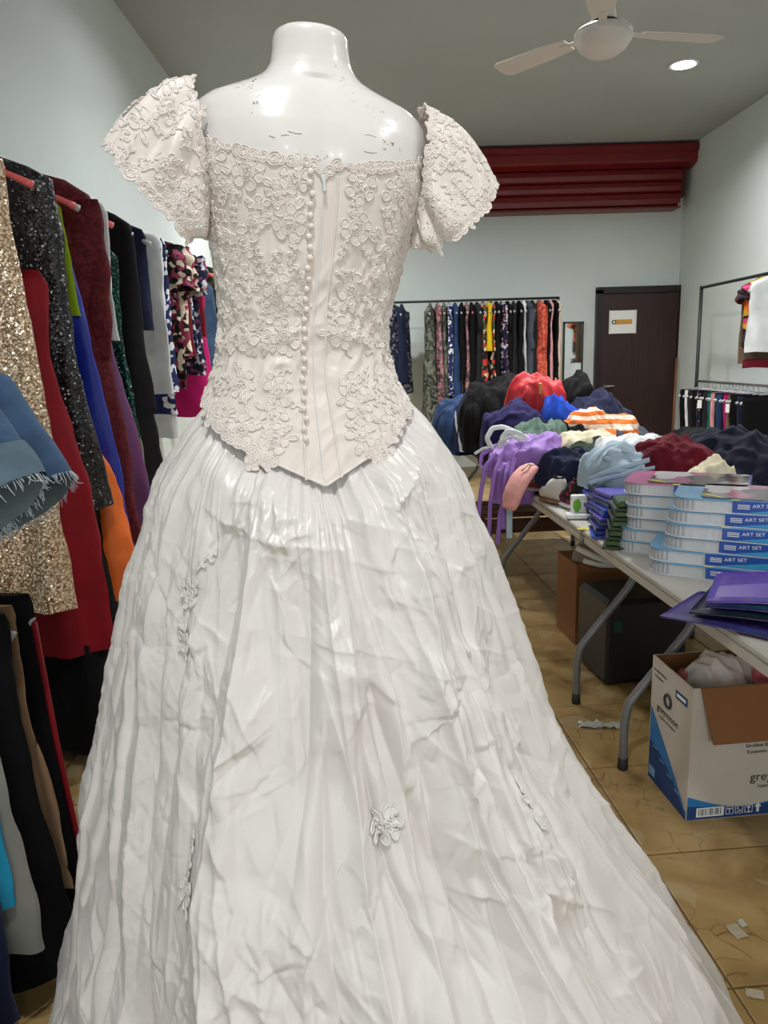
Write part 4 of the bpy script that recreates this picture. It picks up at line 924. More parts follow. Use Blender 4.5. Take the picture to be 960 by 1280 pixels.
def denim_shorts():
    t = thing('denim_shorts', 'faded blue denim shorts with one rolled cuff and frayed hems', 'shorts', (-.86, 1.50, 1.548), 0, None)
    d = M['denim']; b = B()
    pale = plain('pale_denim_lining', srgb(120, 134, 138), .9, var=.12, vscale=20)
    V, F = body_mesh([(.11, .17, .17, .05), (.13, .185, .185, .06), (.28, .205, .2, .075), (.33, .21, .205, .08)], 20, 60, .006, 18, 41); V = V[:, [1, 0, 2]]; mesh('body', V, F, d, t)
    V, F = body_mesh([(.09, .17, .17, .052), (.095, .176, .176, .056), (.13, .182, .182, .062)], 6, 60, .001, 18, 42); mesh('waistband', V[:, [1, 0, 2]], F, M['denim_dark'], t)
    def leg(p0, p1, r0, r1, sx, mat_in, cuff):
        t_ = np.linspace(0, 1, 22); P = np.array(p0)[None]*(1-t_[:, None])+np.array(p1)[None]*t_[:, None]
        ax = np.array(p1)-np.array(p0); ax = ax/np.linalg.norm(ax); e1 = np.cross(ax, (0, 1., 0)); e1 /= np.linalg.norm(e1); e2 = np.cross(e1, ax)
        a = np.linspace(0, 2*PI, 48, False); r = (r0+(r1-r0)*t_)
        wr = 1+.05*np.sin(a*5+1)[None]*t_[:, None]+.05*pn(a[None]*1.6, t_[:, None]*4, 2, sx)
        V = P[:, None]+(e1[None, None]*np.cos(a)[None, :, None]*1.25+e2[None, None]*np.sin(a)[None, :, None]*.72)*(r[:, None]*wr)[..., None]
        o = mesh('leg', V.reshape(-1, 3), grid_faces(22, 48), d, t)
        Vi = V[::-1][:16]*1.0; ctr = P[::-1][:16, None]; Vi = ctr+(Vi-ctr)*.965; mesh('lining', Vi.reshape(-1, 3), grid_faces(16, 48), pale, o)
        rim = V[-1]; rng = np.random.RandomState(sx)
        fr = B()
        for i in range(130):
            q = rng.uniform(0, 48); i0 = int(q) % 48; i1 = (i0+1) % 48; p = rim[i0]*(1-q % 1)+rim[i1]*(q % 1); dr = ax*rng.uniform(.006, .022)+rng.normal(size=3)*.004
            fr.tube([p-ax*.004, p+dr*.6, p+dr+rng.normal(size=3)*.003], [.0011, .0009, .0005], 4, cap=False)
        o2 = fr.build('frayed_threads', plain('pale_cotton_thread', srgb(188, 200, 206), .9), o, True); o2['kind'] = 'stuff'
        if cuff:
            k0, k1 = 14, 21; n = 10; rows = []
            for i, u in enumerate(np.linspace(0, 1, n)):
                kk = k1-(k1-k0)*u; ka = int(kk); fb = kk-ka; base = V[ka]*(1-fb)+V[min(ka+1, 21)]*fb; c = P[ka]*(1-fb)+P[min(ka+1, 21)]*fb
                rows.append(c+(base-c)*(1.05+.05*math.sin(u*PI)+.02*np.sin(a*7)[:, None]))
            mesh('rolled_cuff', np.array(rows).reshape(-1, 3), grid_faces(n, 48), plain('faded_denim', srgb(88, 108, 124), .9, var=.15, vscale=18), o)
    leg((.0, .10, -.24), (.140, .0, -.445), .085, .092, 51, pale, False)
    leg((.05, -.10, -.25), (.185, -.19, -.415), .08, .078, 52, pale, True)
    hanger((-.86, 1.50, 1.548), PI/2, 'clear plastic hanger of the denim shorts', M['clear_plastic'], None, .17, .02)
denim_shorts()

# ================================================================ BACK RACK
BY = 8.02; BZr = 1.935
def back_rack():
    t = thing('garment_rack', 'dark steel garment rack standing before the back wall', 'clothes rack', (.95, BY, 0))
    B().tube([(-1.0, 0, BZr), (.985, 0, BZr)], .0125, 10).build('rail', M['metal_dark'], t, True)
    for x in (-1.0, .985):
        B().tube([(x, 0, .03), (x, 0, BZr+.01)], .014, 10).build('post', M['metal_dark'], t, True)
        B().box((x, 0, .02), (.035, .5, .03), bev=.006).build('foot', M['metal_dark'], t)
back_rack()
BGp = 'clothes on the back rack'
BACK = [  # x, material, kind, length, half thickness, label
 (.20, 'paisley', 'shirt', .92, .085, 'navy and grey paisley shirt hanging apart at the left of the back rack'),
 (.30, 'navy', 'shirt', .80, .03, 'plain navy top tucked behind the paisley shirt'),
 (.595, 'khaki_print', 'dress', 1.22, .050, 'long grey green print dress on the back rack'),
 (.675, 'pink_print', 'dress', 1.18, .030, 'long dusky pink print dress on the back rack'),
 (.74, 'khaki_print', 'dress', 1.05, .026, 'shorter grey print dress beside the dusky pink one'),
 (.795, 'bluewhite', 'shirt', .95, .022, 'blue and white print blouse left of the denim dress on the back rack'),
 (.855, 'denim_dark', 'dress', 1.25, .034, 'long dark denim dress on the back rack'),
 (.925, 'black', 'shirt', .78, .028, 'black jumper right of the long dark denim dress'),
 (.975, 'pink_print', 'dress', 1.12, .020, 'pink floral skirt end showing under black jumpers'),
 (1.025, 'black', 'shirt', .85, .030, 'black cardigan midway along the back rack'),
 (1.085, 'charcoal', 'shirt', .90, .026, 'charcoal cardigan midway along the back rack'),
 (1.145, 'multi', 'dress', 1.02, .030, 'dark multicolour print dress with red blooms on the back rack'),
 (1.205, 'yellow', 'shirt', .50, .020, 'short yellow top on the back rack'),
 (1.225, 'multi', 'dress', 1.06, .018, 'slim print dress under the yellow top'),
 (1.285, 'black', 'dress', .95, .028, 'black dress right of the yellow top'),
 (1.345, 'navydot', 'shirt', .92, .024, 'dark dotted blouse on the back rack'),
 (1.40, 'black', 'shirt', .90, .030, 'black coat right of the dark dotted blouse'),
 (1.465, 'charcoal', 'dress', .98, .030, 'charcoal dress left of the white strip'),
 (1.52, 'black', 'dress', .95, .026, 'black dress touching the white strip'),
 (1.565, 'white', 'dress', .98, .012, 'thin white dress seen as a strip on the back rack'),
 (1.61, 'slate', 'shirt', .92, .026, 'slate grey jacket on the back rack'),
 (1.66, 'charcoal', 'shirt', .80, .026, 'charcoal blouse left of the coral lace top'),
 (1.735, 'coral', 'shirt', .78, .055, 'coral orange lace top on the back rack'),
 (1.805, 'black', 'shirt', .88, .026, 'black blouse right of the coral lace top'),
 (1.845, 'pink', 'shirt', .85, .012, 'dusty pink top seen as a slim strip'),
 (1.885, 'black', 'dress', .95, .026, 'black dress last but one on the back rack'),
 (1.925, 'beige', 'dress', .98, .022, 'beige dress at the right end of the back rack'),
]
for i, (x, m, kd, ln, th, lb) in enumerate(BACK):
    pr = (shirt_prof if kd == 'shirt' else dress_prof)
    th *= 1.45; prof = pr(ln, .19, t=th) if kd == 'shirt' else pr(ln, .19, .16, .2, th*.8)
    rz = PI/2+random.uniform(-.12, .12)
    if i == 0: rz = PI/2-.9
    garment('hanging_'+('blouse' if kd == 'shirt' else 'dress'), lb, 'blouse' if kd == 'shirt' else 'dress', BGp, M[m], (x, BY, BZr-.012), rz, prof, A=.006, k=24, seed=60+i, rows=16, seg=28,
            sleeves=(.42, .05, .04, .0, .19) if m in ('paisley', 'coral', 'slate') else None, hang='clear_plastic' if i % 3 else 'pink_plastic' if i % 6 == 3 else 'clear_plastic', hlabel='hanger of the '+lb.split(' on the')[0].split(' hanging')[0])
def mirror():
    t = thing('wall_mirror', 'narrow dark framed mirror on the back wall beside the door', 'mirror', (2.245, YB-.02, 1.08))
    B().box((0, 0, 0), (.20, .012, 1.22)).build('mirror_glass', M['glass_mirror'], t)
    f = B()
    for x in (-.105, .105): f.box((x, -.004, 0), (.016, .028, 1.26))
    for z in (-.62, .62): f.box((0, -.004, z), (.226, .028, .016))
    f.build('mirror_frame', M['metal_dark'], t)
mirror()

# ================================================================ RIGHT RACK, two tiers
QX = 3.1
def right_rack():
    t = thing('garment_rack', 'tall black two tier garment rack along the right wall', 'clothes rack', (QX, 6.2, 0))
    B().tube([(0, -1.6, 1.935), (0, 1.05, 1.935)], .0135, 10).build('upper_rail', M['metal_dark'], t, True)
    B().tube([(0, -1.6, 1.07), (0, 1.05, 1.07)], .011, 10).build('lower_rail', M['chrome'], t, True)
    for y in (-1.6, 1.05):
        B().tube([(0, y, .03), (0, y, 1.95)], .016, 10).build('post', M['metal_dark'], t, True)
        B().box((0, y, .02), (.5, .04, .03), bev=.006).build('foot', M['metal_dark'], t)
right_rack()
RGp = 'clothes on the lower right rail'
RIGHT = [  # y, material, half thickness, length, label
 (7.20, 'black', .045, .75, 'black trousers first on the lower right rail by the broom'),
 (7.06, 'white', .035, .72, 'white trousers near the start of the lower right rail'),
 (6.98, 'charcoal', .035, .75, 'charcoal trousers behind the white pair'),
 (6.90, 'black', .04, .75, 'black skirt after the white trousers'),
 (6.81, 'navydot', .03, .75, 'dark dotted trousers on the lower right rail'),
 (6.74, 'black', .035, .75, 'black trousers with a white paper tag'),
 (6.65, 'charcoal', .035, .75, 'charcoal trousers left of the teal pair'),
 (6.57, 'teal', .022, .75, 'teal trousers on the lower right rail'),
 (6.52, 'pink', .020, .75, 'pale pink trousers on the lower right rail'),
 (6.45, 'charcoal', .025, .75, 'charcoal leggings right of the pink pair'),
 (6.39, 'denim_dark', .028, .75, 'dark denim jeans on the lower right rail'),
 (6.32, 'navy', .026, .75, 'navy trousers left of the magenta strip'),
 (6.265, 'magenta', .014, .75, 'magenta trousers seen as a slim strip'),
 (6.22, 'khaki_tan', .016, .75, 'khaki trousers seen as a slim strip'),
 (6.14, 'black', .04, .75, 'black trousers right of the khaki strip'),
 (6.05, 'navy', .035, .75, 'navy trousers at the right edge of the view'),
 (5.94, 'black', .04, .75, 'black trousers beyond the navy ones at the right edge'),
]
for i, (y, m, th, ln, lb) in enumerate(RIGHT):
    garment('trousers', lb, 'trousers', RGp, M[m], (QX, y, 1.058), random.uniform(-.15, .15), trouser_prof(ln, .18, th), A=.008, k=22, seed=100+i, rows=14, seg=28, hang='clear_plastic', hlabel='clear hanger of the '+lb.split(' on the')[0].split(' seen')[0],
            ext=(lambda t: B().box((-.21, -.03, -.17), (.004, .045, .07), .3).build('price_tag', M['paper'], t)) if i in (5, 14) else None)
UG = 'clothes on the upper right rail'
garment('flower_print_dress', 'short dress with big yellow and pink flowers on the upper right rail', 'dress', UG, M['flamingo'], (QX, 6.02, 1.922), .1, shirt_prof(.55, .19, .04), A=.01, k=22, seed=130, hang='clear_plastic', hlabel='clear hanger of the flower print dress', sleeves=(.12, .06, .07, .03, .18), rows=16, seg=28)
garment('beige_dress', 'beige slip dress behind the flower print dress', 'dress', UG, M['khaki_tan'], (QX, 6.08, 1.922), .0, shirt_prof(.66, .175, .02), A=.008, k=22, seed=131, hang='clear_plastic', hlabel='clear hanger of the beige slip dress', rows=16, seg=28)
garment('white_dress', 'white dress with a maroon hem on the upper right rail', 'dress', UG, M['white'], (QX, 5.93, 1.922), -.05, shirt_prof(.58, .185, .03), A=.008, k=22, seed=132, hang='clear_plastic', hlabel='clear hanger of the white dress', rows=16, seg=28,
        ext=lambda t: mesh('hem_band', *body_mesh([(.645, .19, .19, .044), (.66, .192, .192, .046), (.71, .192, .192, .046)], 5, 28, .006, 22, 132), M['maroon'], t))
def broom():
    t = thing('broom', 'wooden broom leaning in the far corner beside the door', 'broom', (3.36, 8.22, 0))
    B().tube([(-.04, .10, .12), (.03, .26, 1.28)], .013, 10).build('broomstick', make_wood('broom_wood', srgb(110, 70, 44), srgb(140, 92, 60)), t, True)
    B().box((-.04, .10, .13), (.05, .28, .05), bev=.01).build('broom_head', M['metal_dark'], t)
    br = B().box((-.04, .10, .055), (.06, .30, .10), bev=.012).build('bristles', M['black_rubber'], t); br['kind'] = 'stuff'
broom()

# ================================================================ TABLES
TRZ = math.radians(3.2); TD = (-math.sin(TRZ), math.cos(TRZ)); TN = (math.cos(TRZ), math.sin(TRZ))
TOP = .742
def table(origin, length, label, width=.75):
    """origin: near left corner; runs away from the viewer"""
    t = thing('folding_table', label, 'table', (origin[0], origin[1], 0), TRZ, 'folding tables')
    B().box((width/2, length/2, TOP-.011), (width, length, .022), bev=.006).build('table_top', M['table_top'], t)
    s = B()
    for x in (.012, width-.012): s.box((x, length/2, TOP-.036), (.018, length-.03, .032), bev=.004)
    for y in (.018, length-.018): s.box((width/2, y, TOP-.036), (width-.06, .018, .032), bev=.004)
    s.build('apron', M['table_top'], t)
    for y, d in ((.09, 1), (length-.38, -1)):
        for sg in (-1, 1):
            x1 = width/2+sg*(width/2-.03); x0 = width/2+sg*.07
            pts = [(x0, y, TOP-.03), (x0+sg*.03, y, .56), (x0+sg*.08, y, .47), (x1-sg*.06, y, .30), (x1-sg*.012, y, .235), (x1, y, .17), (x1, y, .03)]
            P = np.array(pts); tt = np.linspace(0, len(pts)-1, 40); Q = np.stack([np.interp(tt, range(len(pts)), P[:, c]) for c in range(3)], 1)
            Q[1:-1] = (Q[:-2]+2*Q[1:-1]+Q[2:])/4
            lg = B().tube(Q, .0145, 10).build('leg', M['leg_grey'], t, True)
            B().lathe([(.0165, .0), (.0175, .006), (.0165, .04)], 12, (x1, y, .0005)).build('rubber_foot', M['black_rubber'], lg, True)
        B().tube([(width/2-.09, y, .50), (width/2+.09, y, .50)], .010, 8).build('cross_bar', M['leg_grey'], t, True)
        B().tube([(width/2, y, .50), (width/2, y+d*.30, TOP-.03)], .008, 8).build('brace', M['leg_grey'], t, True)
o0 = (.842, .85)
def along(o, d, n=0): return (o[0]+TD[0]*d+TN[0]*n, o[1]+TD[1]*d+TN[1]*n)
table(o0, 1.80, 'light grey plastic folding table in the right foreground')
table(along(o0, 1.82), 1.80, 'folding table under the coloured clothes pile')
table(along(o0, 3.64), 1.80, 'farthest folding table under dark jeans')
table(along(o0, 1.10, .77), 1.80, 'folding table beyond the boxed sets under the navy coat')
table(along(o0, 2.92, .77), 1.80, 'folding table in the second row toward the door')

# ================================================================ CLOTHES PILE
M.update(redbright=plain('bright_red_cloth', srgb(176, 18, 30), .6, var=.12, bump=(28, .35, .006)), indigo=fabric(srgb(38, 34, 78)), royal=fabric(srgb(26, 66, 170)),
 orangestripe=striped('orange_white_stripes', srgb(222, 112, 40), srgb(232, 214, 196), 24, 2, width=.5, rot=0), greygreen=fabric(srgb(92, 116, 104)), cream=fabric(srgb(206, 198, 172)),
 darkgreen=fabric(srgb(48, 64, 54)), lilac=plain('lilac_jersey', srgb(142, 104, 182), .65, var=.1, bump=(28, .3, .005)), paleblue=fabric(srgb(158, 176, 190)), navy2=fabric(srgb(24, 28, 44)),
 navystripe=striped('navy_with_pale_stripes', srgb(30, 36, 66), srgb(196, 206, 220), 5, 0, width=.86, rot=.5), palepink=plain('pale_pink_cloth', srgb(222, 158, 152), .7, var=.08, bump=(28, .3, .005)))
def heap(name, label, cat, mat, base, r, seed, group='clothes heaped on the tables', rz=0, parts=None):
    """a dropped garment: folded, rucked cloth with a real underside"""
    rx, ry, h = r; nu, nv = 120, 44
    u = np.linspace(0, 2*PI, nu, False); v = np.linspace(0, 1, nv); U, Vv = np.meshgrid(u, v)
    rad = np.sin(Vv*PI/2)**.85; zz = np.cos(Vv*PI/2)**.55
    out = 1+.26*pn(np.cos(U)*1.5, np.sin(U)*1.5, seed*1.7, 31)+.10*pn(np.cos(U)*4, np.sin(U)*4, seed*2.1, 32)*Vv
    X = rx*rad*out*np.cos(U); Y = ry*rad*out*np.sin(U)
    sk = .8*pn(X*5, Y*5, seed, 33)
    a = seed*.9; xr, yr = X*math.cos(a)+Y*math.sin(a), -X*math.sin(a)+Y*math.cos(a)
    r1 = np.maximum(0, 1-np.abs(pn(xr*10+sk*1.5, yr*3.2+sk, seed*.77, 34))*3.4); r2 = np.maximum(0, 1-np.abs(pn(xr*9-yr*17+sk*2, yr*8+xr*5, seed*1.3, 35))*3.4); lump = pn(X*7, Y*7, seed*.5, 36)
    fc = facet(xr*22+seed*3.1, yr*15+seed*1.7, 4+seed % 5)-.5; fc2 = facet(xr*11-yr*6+seed, yr*8, 9)-.5; fc3 = facet(xr*48+yr*13, yr*38+seed, 3)-.5
    env = smooth01((1-Vv)/.25)
    Z = h*(.80*zz+.20*np.sqrt(np.maximum(0, 1-rad)))*(1+.26*lump)*.86+env*(.020*r1+.016*r2+.026*fc+.045*fc2+.011*fc3)*min(1.0, h/.14)
    k = 1+(.05*r2+.10*fc-.02)*smooth01(Vv*2)
    X, Y = X*k, Y*k
    Z = np.maximum(Z, 0)*(Vv < .999)
    P = np.stack([X, Y, Z], -1).reshape(-1, 3); F = grid_faces(nv, nu).tolist(); F.append(tuple(range((nv-1)*nu+nu-1, (nv-1)*nu-1, -1)))
    if parts is None:
        o = mesh(name, P, [f[::-1] for f in F], M[mat]); o.location = base; o.rotation_euler = (0, 0, rz); return tag(o, label, cat, group)
    t = thing(name, label, cat, base, rz, group); mesh('cloth', P, [f[::-1] for f in F], M[mat], t); parts(t); return t
PILE = [
 ('denim_heap', 'black and navy denim heap under the red blouse', 'clothes', 'black', (.98, 4.25, TOP), (.34, .42, .34), 41),
 ('navy_heap', 'navy jersey heap under the lilac dress', 'clothes', 'navy', (.93, 3.72, TOP), (.30, .34, .20), 42),
 ('grey_heap', 'dark slate jersey heap under the pale blue top', 'clothes', 'charcoal', (1.06, 3.10, TOP), (.26, .30, .20), 43),
 ('dark_heap', 'dark knit heap under the maroon sweater', 'clothes', 'black', (1.30, 2.88, TOP), (.34, .32, .19), 44),
 ('black_coat', 'black coat heaped at the back of the pile left of the red blouse', 'coat', 'black', (.80, 4.70, .80), (.27, .30, .50), 1),
 ('dark_jeans', 'dark blue jeans slumped at the far left of the pile', 'jeans', 'denim_dark', (.62, 5.10, TOP), (.23, .30, .42), 2),
 ('navy_sweater', 'navy sweater with pale stripes at the far left of the pile', 'sweater', 'navystripe', (.67, 4.80, .78), (.17, .22, .42), 3),
 ('black_bag', 'small black bag right of the red blouse', 'bag', 'black', (1.18, 4.42, 1.00), (.11, .16, .26), 4),
 ('navy_jacket', 'navy jacket behind the orange striped shirt', 'jacket', 'navy', (1.27, 4.30, .86), (.20, .22, .30), 5),
 ('red_blouse', 'bright red gathered blouse on top of the clothes pile', 'blouse', 'redbright', (.905, 4.22, .98), (.175, .17, .34), 16),
 ('indigo_skirt', 'dark indigo skirt below the red blouse', 'skirt', 'indigo', (.76, 4.04, .88), (.19, .19, .25), 7),
 ('royal_blue_shirt', 'royal blue shirt folded to a peak beside the red blouse', 'shirt', 'royal', (.995, 3.99, .88), (.12, .15, .29), 8),
 ('striped_shirt', 'orange and white striped shirt draped over the pile', 'shirt', 'orangestripe', (1.15, 3.82, .84), (.21, .19, .26), 9),
 ('black_leggings', 'black leggings right of the grey green jersey', 'leggings', 'black', (.94, 3.80, .84), (.22, .19, .20), 10),
 ('green_jersey', 'grey green jersey lying above the lilac dress', 'top', 'greygreen', (.80, 3.66, .88), (.15, .14, .20), 11),
 ('cream_jersey', 'cream top lying on the pile in front of the striped shirt', 'top', 'cream', (1.01, 3.50, .87), (.16, .16, .16), 12),
 ('green_scarf', 'dark green scarf in front of the cream top', 'scarf', 'darkgreen', (1.0, 3.37, .86), (.14, .14, .13), 13),
 ('lilac_dress', 'lilac purple dress lying along the table edge', 'dress', 'lilac', (.755, 3.54, .80), (.23, .17, .21), 14),
 ('lilac_jersey', 'lilac top spilling over the table edge above hanging straps', 'top', 'lilac', (.635, 3.46, .70), (.10, .13, .24), 15),
 ('navy_cloth', 'folded navy cloth behind the shoes', 'cloth', 'navy', (.90, 3.26, .80), (.19, .15, .185), 16),
 ('pale_blue_jersey', 'pale blue lacy top behind the blue packs', 'top', 'paleblue', (.985, 2.92, .85), (.17, .16, .17), 17),
 ('white_shirt', 'white folded shirt behind the pale blue top', 'shirt', 'white', (1.10, 3.16, .90), (.18, .16, .12), 18),
 ('maroon_sweater', 'maroon sweater behind the stacks of boxed sets', 'sweater', 'maroon', (1.15, 2.86, .86), (.16, .17, .18), 19),
 ('navy_coat', 'large navy coat heaped at the right of the tables', 'coat', 'navy2', (1.42, 2.90, .80), (.23, .28, .28), 20),
 ('cream_cloth', 'cream folded cloth behind the pink topped box', 'cloth', 'cream', (1.17, 2.58, .80), (.10, .12, .19), 21),
 ('grey_cardigan', 'grey cardigan right of the striped shirt', 'cardigan', 'slate', (1.30, 3.72, .76), (.20, .24, .235), 22),
 ('black_skirt', 'black skirt lying flat behind the navy coat', 'skirt', 'black', (1.58, 3.60, TOP), (.28, .3, .25), 23),
 ('dark_blouse_heap', 'dark blouse bunched at the right edge of the tables', 'blouse', 'charcoal', (1.85, 3.20, TOP), (.26, .3, .22), 24),
]
def red_clip(t):
    B().box((-.02, -.185, .21), (.016, .008, .062), .1, bev=.003).build('gold_tag', plain('gold_foil', srgb(196, 150, 70), .35, metal=.6), t)
for n, lb, c, m, b_, r_, sd in PILE: heap(n, lb, c, m, b_, r_, sd, parts=red_clip if n == 'red_blouse' else None)
def ribbon(name, label, cat, mat, strips, group=None):
    """strips: list of (points, half width); each strip a part"""
    t = thing(name, label, cat, strips[0][0][0], 0, group); o = np.array(strips[0][0][0])
    for pts, w in strips:
        P = np.array(pts, float)-o; n = len(P); tt = np.linspace(0, n-1, n*7); Q = np.stack([np.interp(tt, range(n), P[:, c]) for c in range(3)], 1)
        for _ in range(3): Q[1:-1] = (Q[:-2]+2*Q[1:-1]+Q[2:])/4
        v, f = tube_vf(Q, w, 8, flat=.14, ref=(0, 1, 0)); mesh('strap', v, f, M[mat], t)
    return t
ribbon('lilac_straps', 'lilac fabric straps dangling from the table edge', 'straps', 'lilac',
       [([(.60, 3.34, .90), (.575, 3.30, .85), (.56, 3.29, .72), (.562, 3.29, .60)], .012), ([(.57, 3.38, .92), (.53, 3.33, .86), (.505, 3.31, .72), (.50, 3.31, .57)], .010),
        ([(.55, 3.40, .93), (.49, 3.36, .88), (.465, 3.35, .74), (.455, 3.35, .62)], .011), ([(.62, 3.33, .92), (.59, 3.28, .83), (.60, 3.27, .76), (.55, 3.29, .70), (.535, 3.29, .53)], .011),
        ([(.53, 3.42, .95), (.48, 3.40, .93), (.47, 3.38, .88), (.50, 3.36, .86), (.52, 3.36, .90)], .010)])
ribbon('white_straps', 'white bra straps looped on top of the lilac dress', 'straps', 'white',
       [([(.53, 3.42, .95), (.505, 3.42, 1.00), (.535, 3.44, 1.045), (.585, 3.44, 1.05), (.63, 3.45, 1.03), (.68, 3.46, 1.0)], .012), ([(.60, 3.42, .97), (.575, 3.42, 1.0), (.60, 3.42, 1.03), (.65, 3.43, 1.02), (.70, 3.44, .99)], .012),
        ([(.56, 3.42, .95), (.57, 3.41, .99), (.62, 3.42, 1.01), (.67, 3.42, .985)], .010), ([(.45, 3.42, .93), (.49, 3.42, .955), (.54, 3.42, .96)], .007)])
ribbon('mint_strap', 'pale mint strap hanging straight down from the table edge', 'strap', 'paleblue', [([(.60, 3.22, .80), (.578, 3.215, .74), (.575, 3.215, .66), (.576, 3.215, .575)], .014)])
ribbon('blue_laces', 'pale blue looped laces spread over the navy cloth', 'straps', 'paleblue',
       [([(.80, 2.78, .90), (.86, 2.76, .935), (.93, 2.74, .955), (1.02, 2.76, .975)], .010), ([(.79, 2.74, .895), (.84, 2.72, .915), (.90, 2.70, .93), (.98, 2.72, .955)], .008), ([(.90, 2.80, .965), (.86, 2.82, .985), (.89, 2.84, 1.005), (.95, 2.82, 1.0), (1.0, 2.80, .985)], .009),
        ([(.84, 2.76, .925), (.88, 2.74, .94), (.95, 2.72, .94), (1.03, 2.73, .95)], .007)])
def pink_pouch():
    t = thing('pink_pouch', 'pale pink cloth pouch drooping over the table edge', 'pouch', (.655, 3.24, .86), 0)
    P = np.array([(.03, .03, .02), (.0, .0, .01), (-.035, -.03, -.02), (-.065, -.05, -.07), (-.08, -.055, -.12), (-.085, -.055, -.15)]); tt = np.linspace(0, 5, 36); Q = np.stack([np.interp(tt, range(6), P[:, c]) for c in range(3)], 1)
    for _ in range(4): Q[1:-1] = (Q[:-2]+2*Q[1:-1]+Q[2:])/4
    r = .050*np.sin(np.clip(np.linspace(.12, 1, 36)*PI*.94, 0, PI))**.35; r[-1] = .004
    v, f = tube_vf(Q, r, 24, flat=.62); v = v+(.006*pn(v[:, 0]*40, v[:, 1]*40, v[:, 2]*40, 3))[:, None]; mesh('pouch', v, f, M['palepink'], t)
    B().tube([(.035, .01, .035), (.0, -.03, .045), (-.03, -.045, .02)], .004, 6).build('trim', M['cream'], t, True)
pink_pouch()

# ---------------------------------------------------------------- shoes and small goods
def shoe(name, label, loc, rz, upper, sole, trim, L=.16, W=.065, H=.075):
    t = thing(name, label, 'shoe', loc, rz, 'shoes on the table')
    n, m = 26, 20; s = np.linspace(0, 1, n); a = np.linspace(0, 2*PI, m, False)
    half = W/2*(.72+.28*np.sin(s*PI*1.1))*np.sqrt(np.clip(1-((s-.5)/.515)**8, 0, 1))
    def loft(z0, ztop, k):
        V = []
        for i in range(n):
            y = (s[i]-.5)*L; zt = ztop[i]
            for b in a: V.append((half[i]*k*np.sign(math.cos(b))*abs(math.cos(b))**.7, y, z0+(zt-z0)*(.5+.5*math.sin(b)*1.0)))
        F = grid_faces(n, m).tolist()+[tuple(range(m-1, -1, -1)), tuple((n-1)*m+i for i in range(m))]
        return np.array(V), F
    mesh('sole', *loft(0, np.full(n, .020), 1.06), sole, t)
    top = .018+(H-.018)*np.interp(s, [0, .12, .35, .5, .7, .9, 1], [.35, .45, .55, .85, 1.0, 1.0, .75])
    mesh('upper', *loft(.015, top, .98), upper, t)
    B().tube([(half[20]*.55*math.cos(q), (.74-.5)*L+.028*math.sin(q), H*.97) for q in np.linspace(0, 2*PI, 18, False)], .005, 6, closed=True).build('collar', trim, t, True)
    for k in range(3): B().tube([(-.018, (.36+.07*k-.5)*L, .048+.010*k), (0, (.36+.07*k-.5)*L, .056+.010*k), (.018, (.36+.07*k-.5)*L, .048+.010*k)], .0025, 6).build('lace', M['white_plastic'], t, True)
    return t
tan_sole = plain('gum_rubber_sole', srgb(128, 92, 60), .7); shoe_white = plain('white_leather', srgb(206, 206, 200), .5); shoe_black = printed('black_leather_with_pink_blooms', [(.01, .01, .012), (.012, .01, .014), (.01, .01, .01), srgb(170, 40, 80)], 60, .5, .5)
def on_table(d, n, z=TOP): p = along(o0, d, n); return (p[0], p[1], z)
shoe('white_shoe', 'white shoe with a gum sole and dark collar at the table edge', (.755, 3.16, TOP), math.radians(200), shoe_white, tan_sole, M['black'], .17, .075, .12)
shoe('floral_shoe', 'black shoe with pink blooms beside the white one', (.805, 3.03, TOP), math.radians(195), shoe_black, plain('white_rubber_sole', (.7, .7, .68), .6), M['black'], .17, .07, .13)
shoe('red_shoe', 'small red shoe with a grey sole beside the pink pouch', (.745, 3.33, TOP+.02), math.radians(240), plain('dark_red_leather', srgb(120, 24, 24), .5), plain('grey_rubber_sole', srgb(170, 170, 164), .6), M['black'], .15, .06, .085)
def price_card():
    t = thing('price_tag', 'white price tag printed with rows of figures behind the shoes', 'price tag', (.865, 2.96, .935), math.radians(-22), None, rx=math.radians(48))
    B().box((0, 0, 0), (.105, .045, .0015)).build('card', M['paper'], t)
    text_mesh('figures', '420.00', .024, plain('black_ink', (.02, .02, .02), .6), t, (0, .006, .0012), (0, 0, 0), 'CENTER')
    for k in range(9): B().box((-.042+.0105*k, -.015, .001), (.003 if k % 2 else .006, .009, .0006)).build('bar', plain('black_ink', (.02, .02, .02), .6), t)
    g = thing('packet_card', 'white packaging card with a green leaf mark beside the shoes', 'packaging', (.785, 2.84, TOP+.002), math.radians(-10))
    B().box((0, .02, .044), (.07, .022, .086), .1, bev=.004).build('card_box', M['paper'], g)
    q = B().prism([(.0, -.03), (.016, -.012), (.018, .008), (.006, .03), (-.012, .018), (-.016, -.008)], -.0006, .0006).build('green_leaf', plain('leaf_green_ink', srgb(110, 176, 50), .5), g); q.location = (-.012, .0075, .045); q.rotation_euler = (PI/2, 0, .1)
    B().box((0, -.015, .010), (.11, .05, .02), bev=.004).build('tray', M['white_plastic'], g)
price_card()
PKG = 'blue and green packs fanned on the table'
def pack(loc, rz, col, size, label, bubble, ry=0.0):
    t = thing('blister_pack', label, 'package', loc, rz, PKG, ry=ry)
    B().box((0, 0, size[2]*.15), (size[0], size[1], size[2]*.3), bev=.0015).build('card', col, t)
    B().box((0, 0, size[2]*.64), (size[0]*.82, size[1]*.82, size[2]*.7), bev=.004).build('bubble', bubble, t)
pb = [plain('blue_packaging_%s' % n, c, .3) for n, c in (('bright', srgb(44, 76, 176)), ('deep', srgb(36, 44, 118)), ('violet', srgb(78, 72, 168)))]
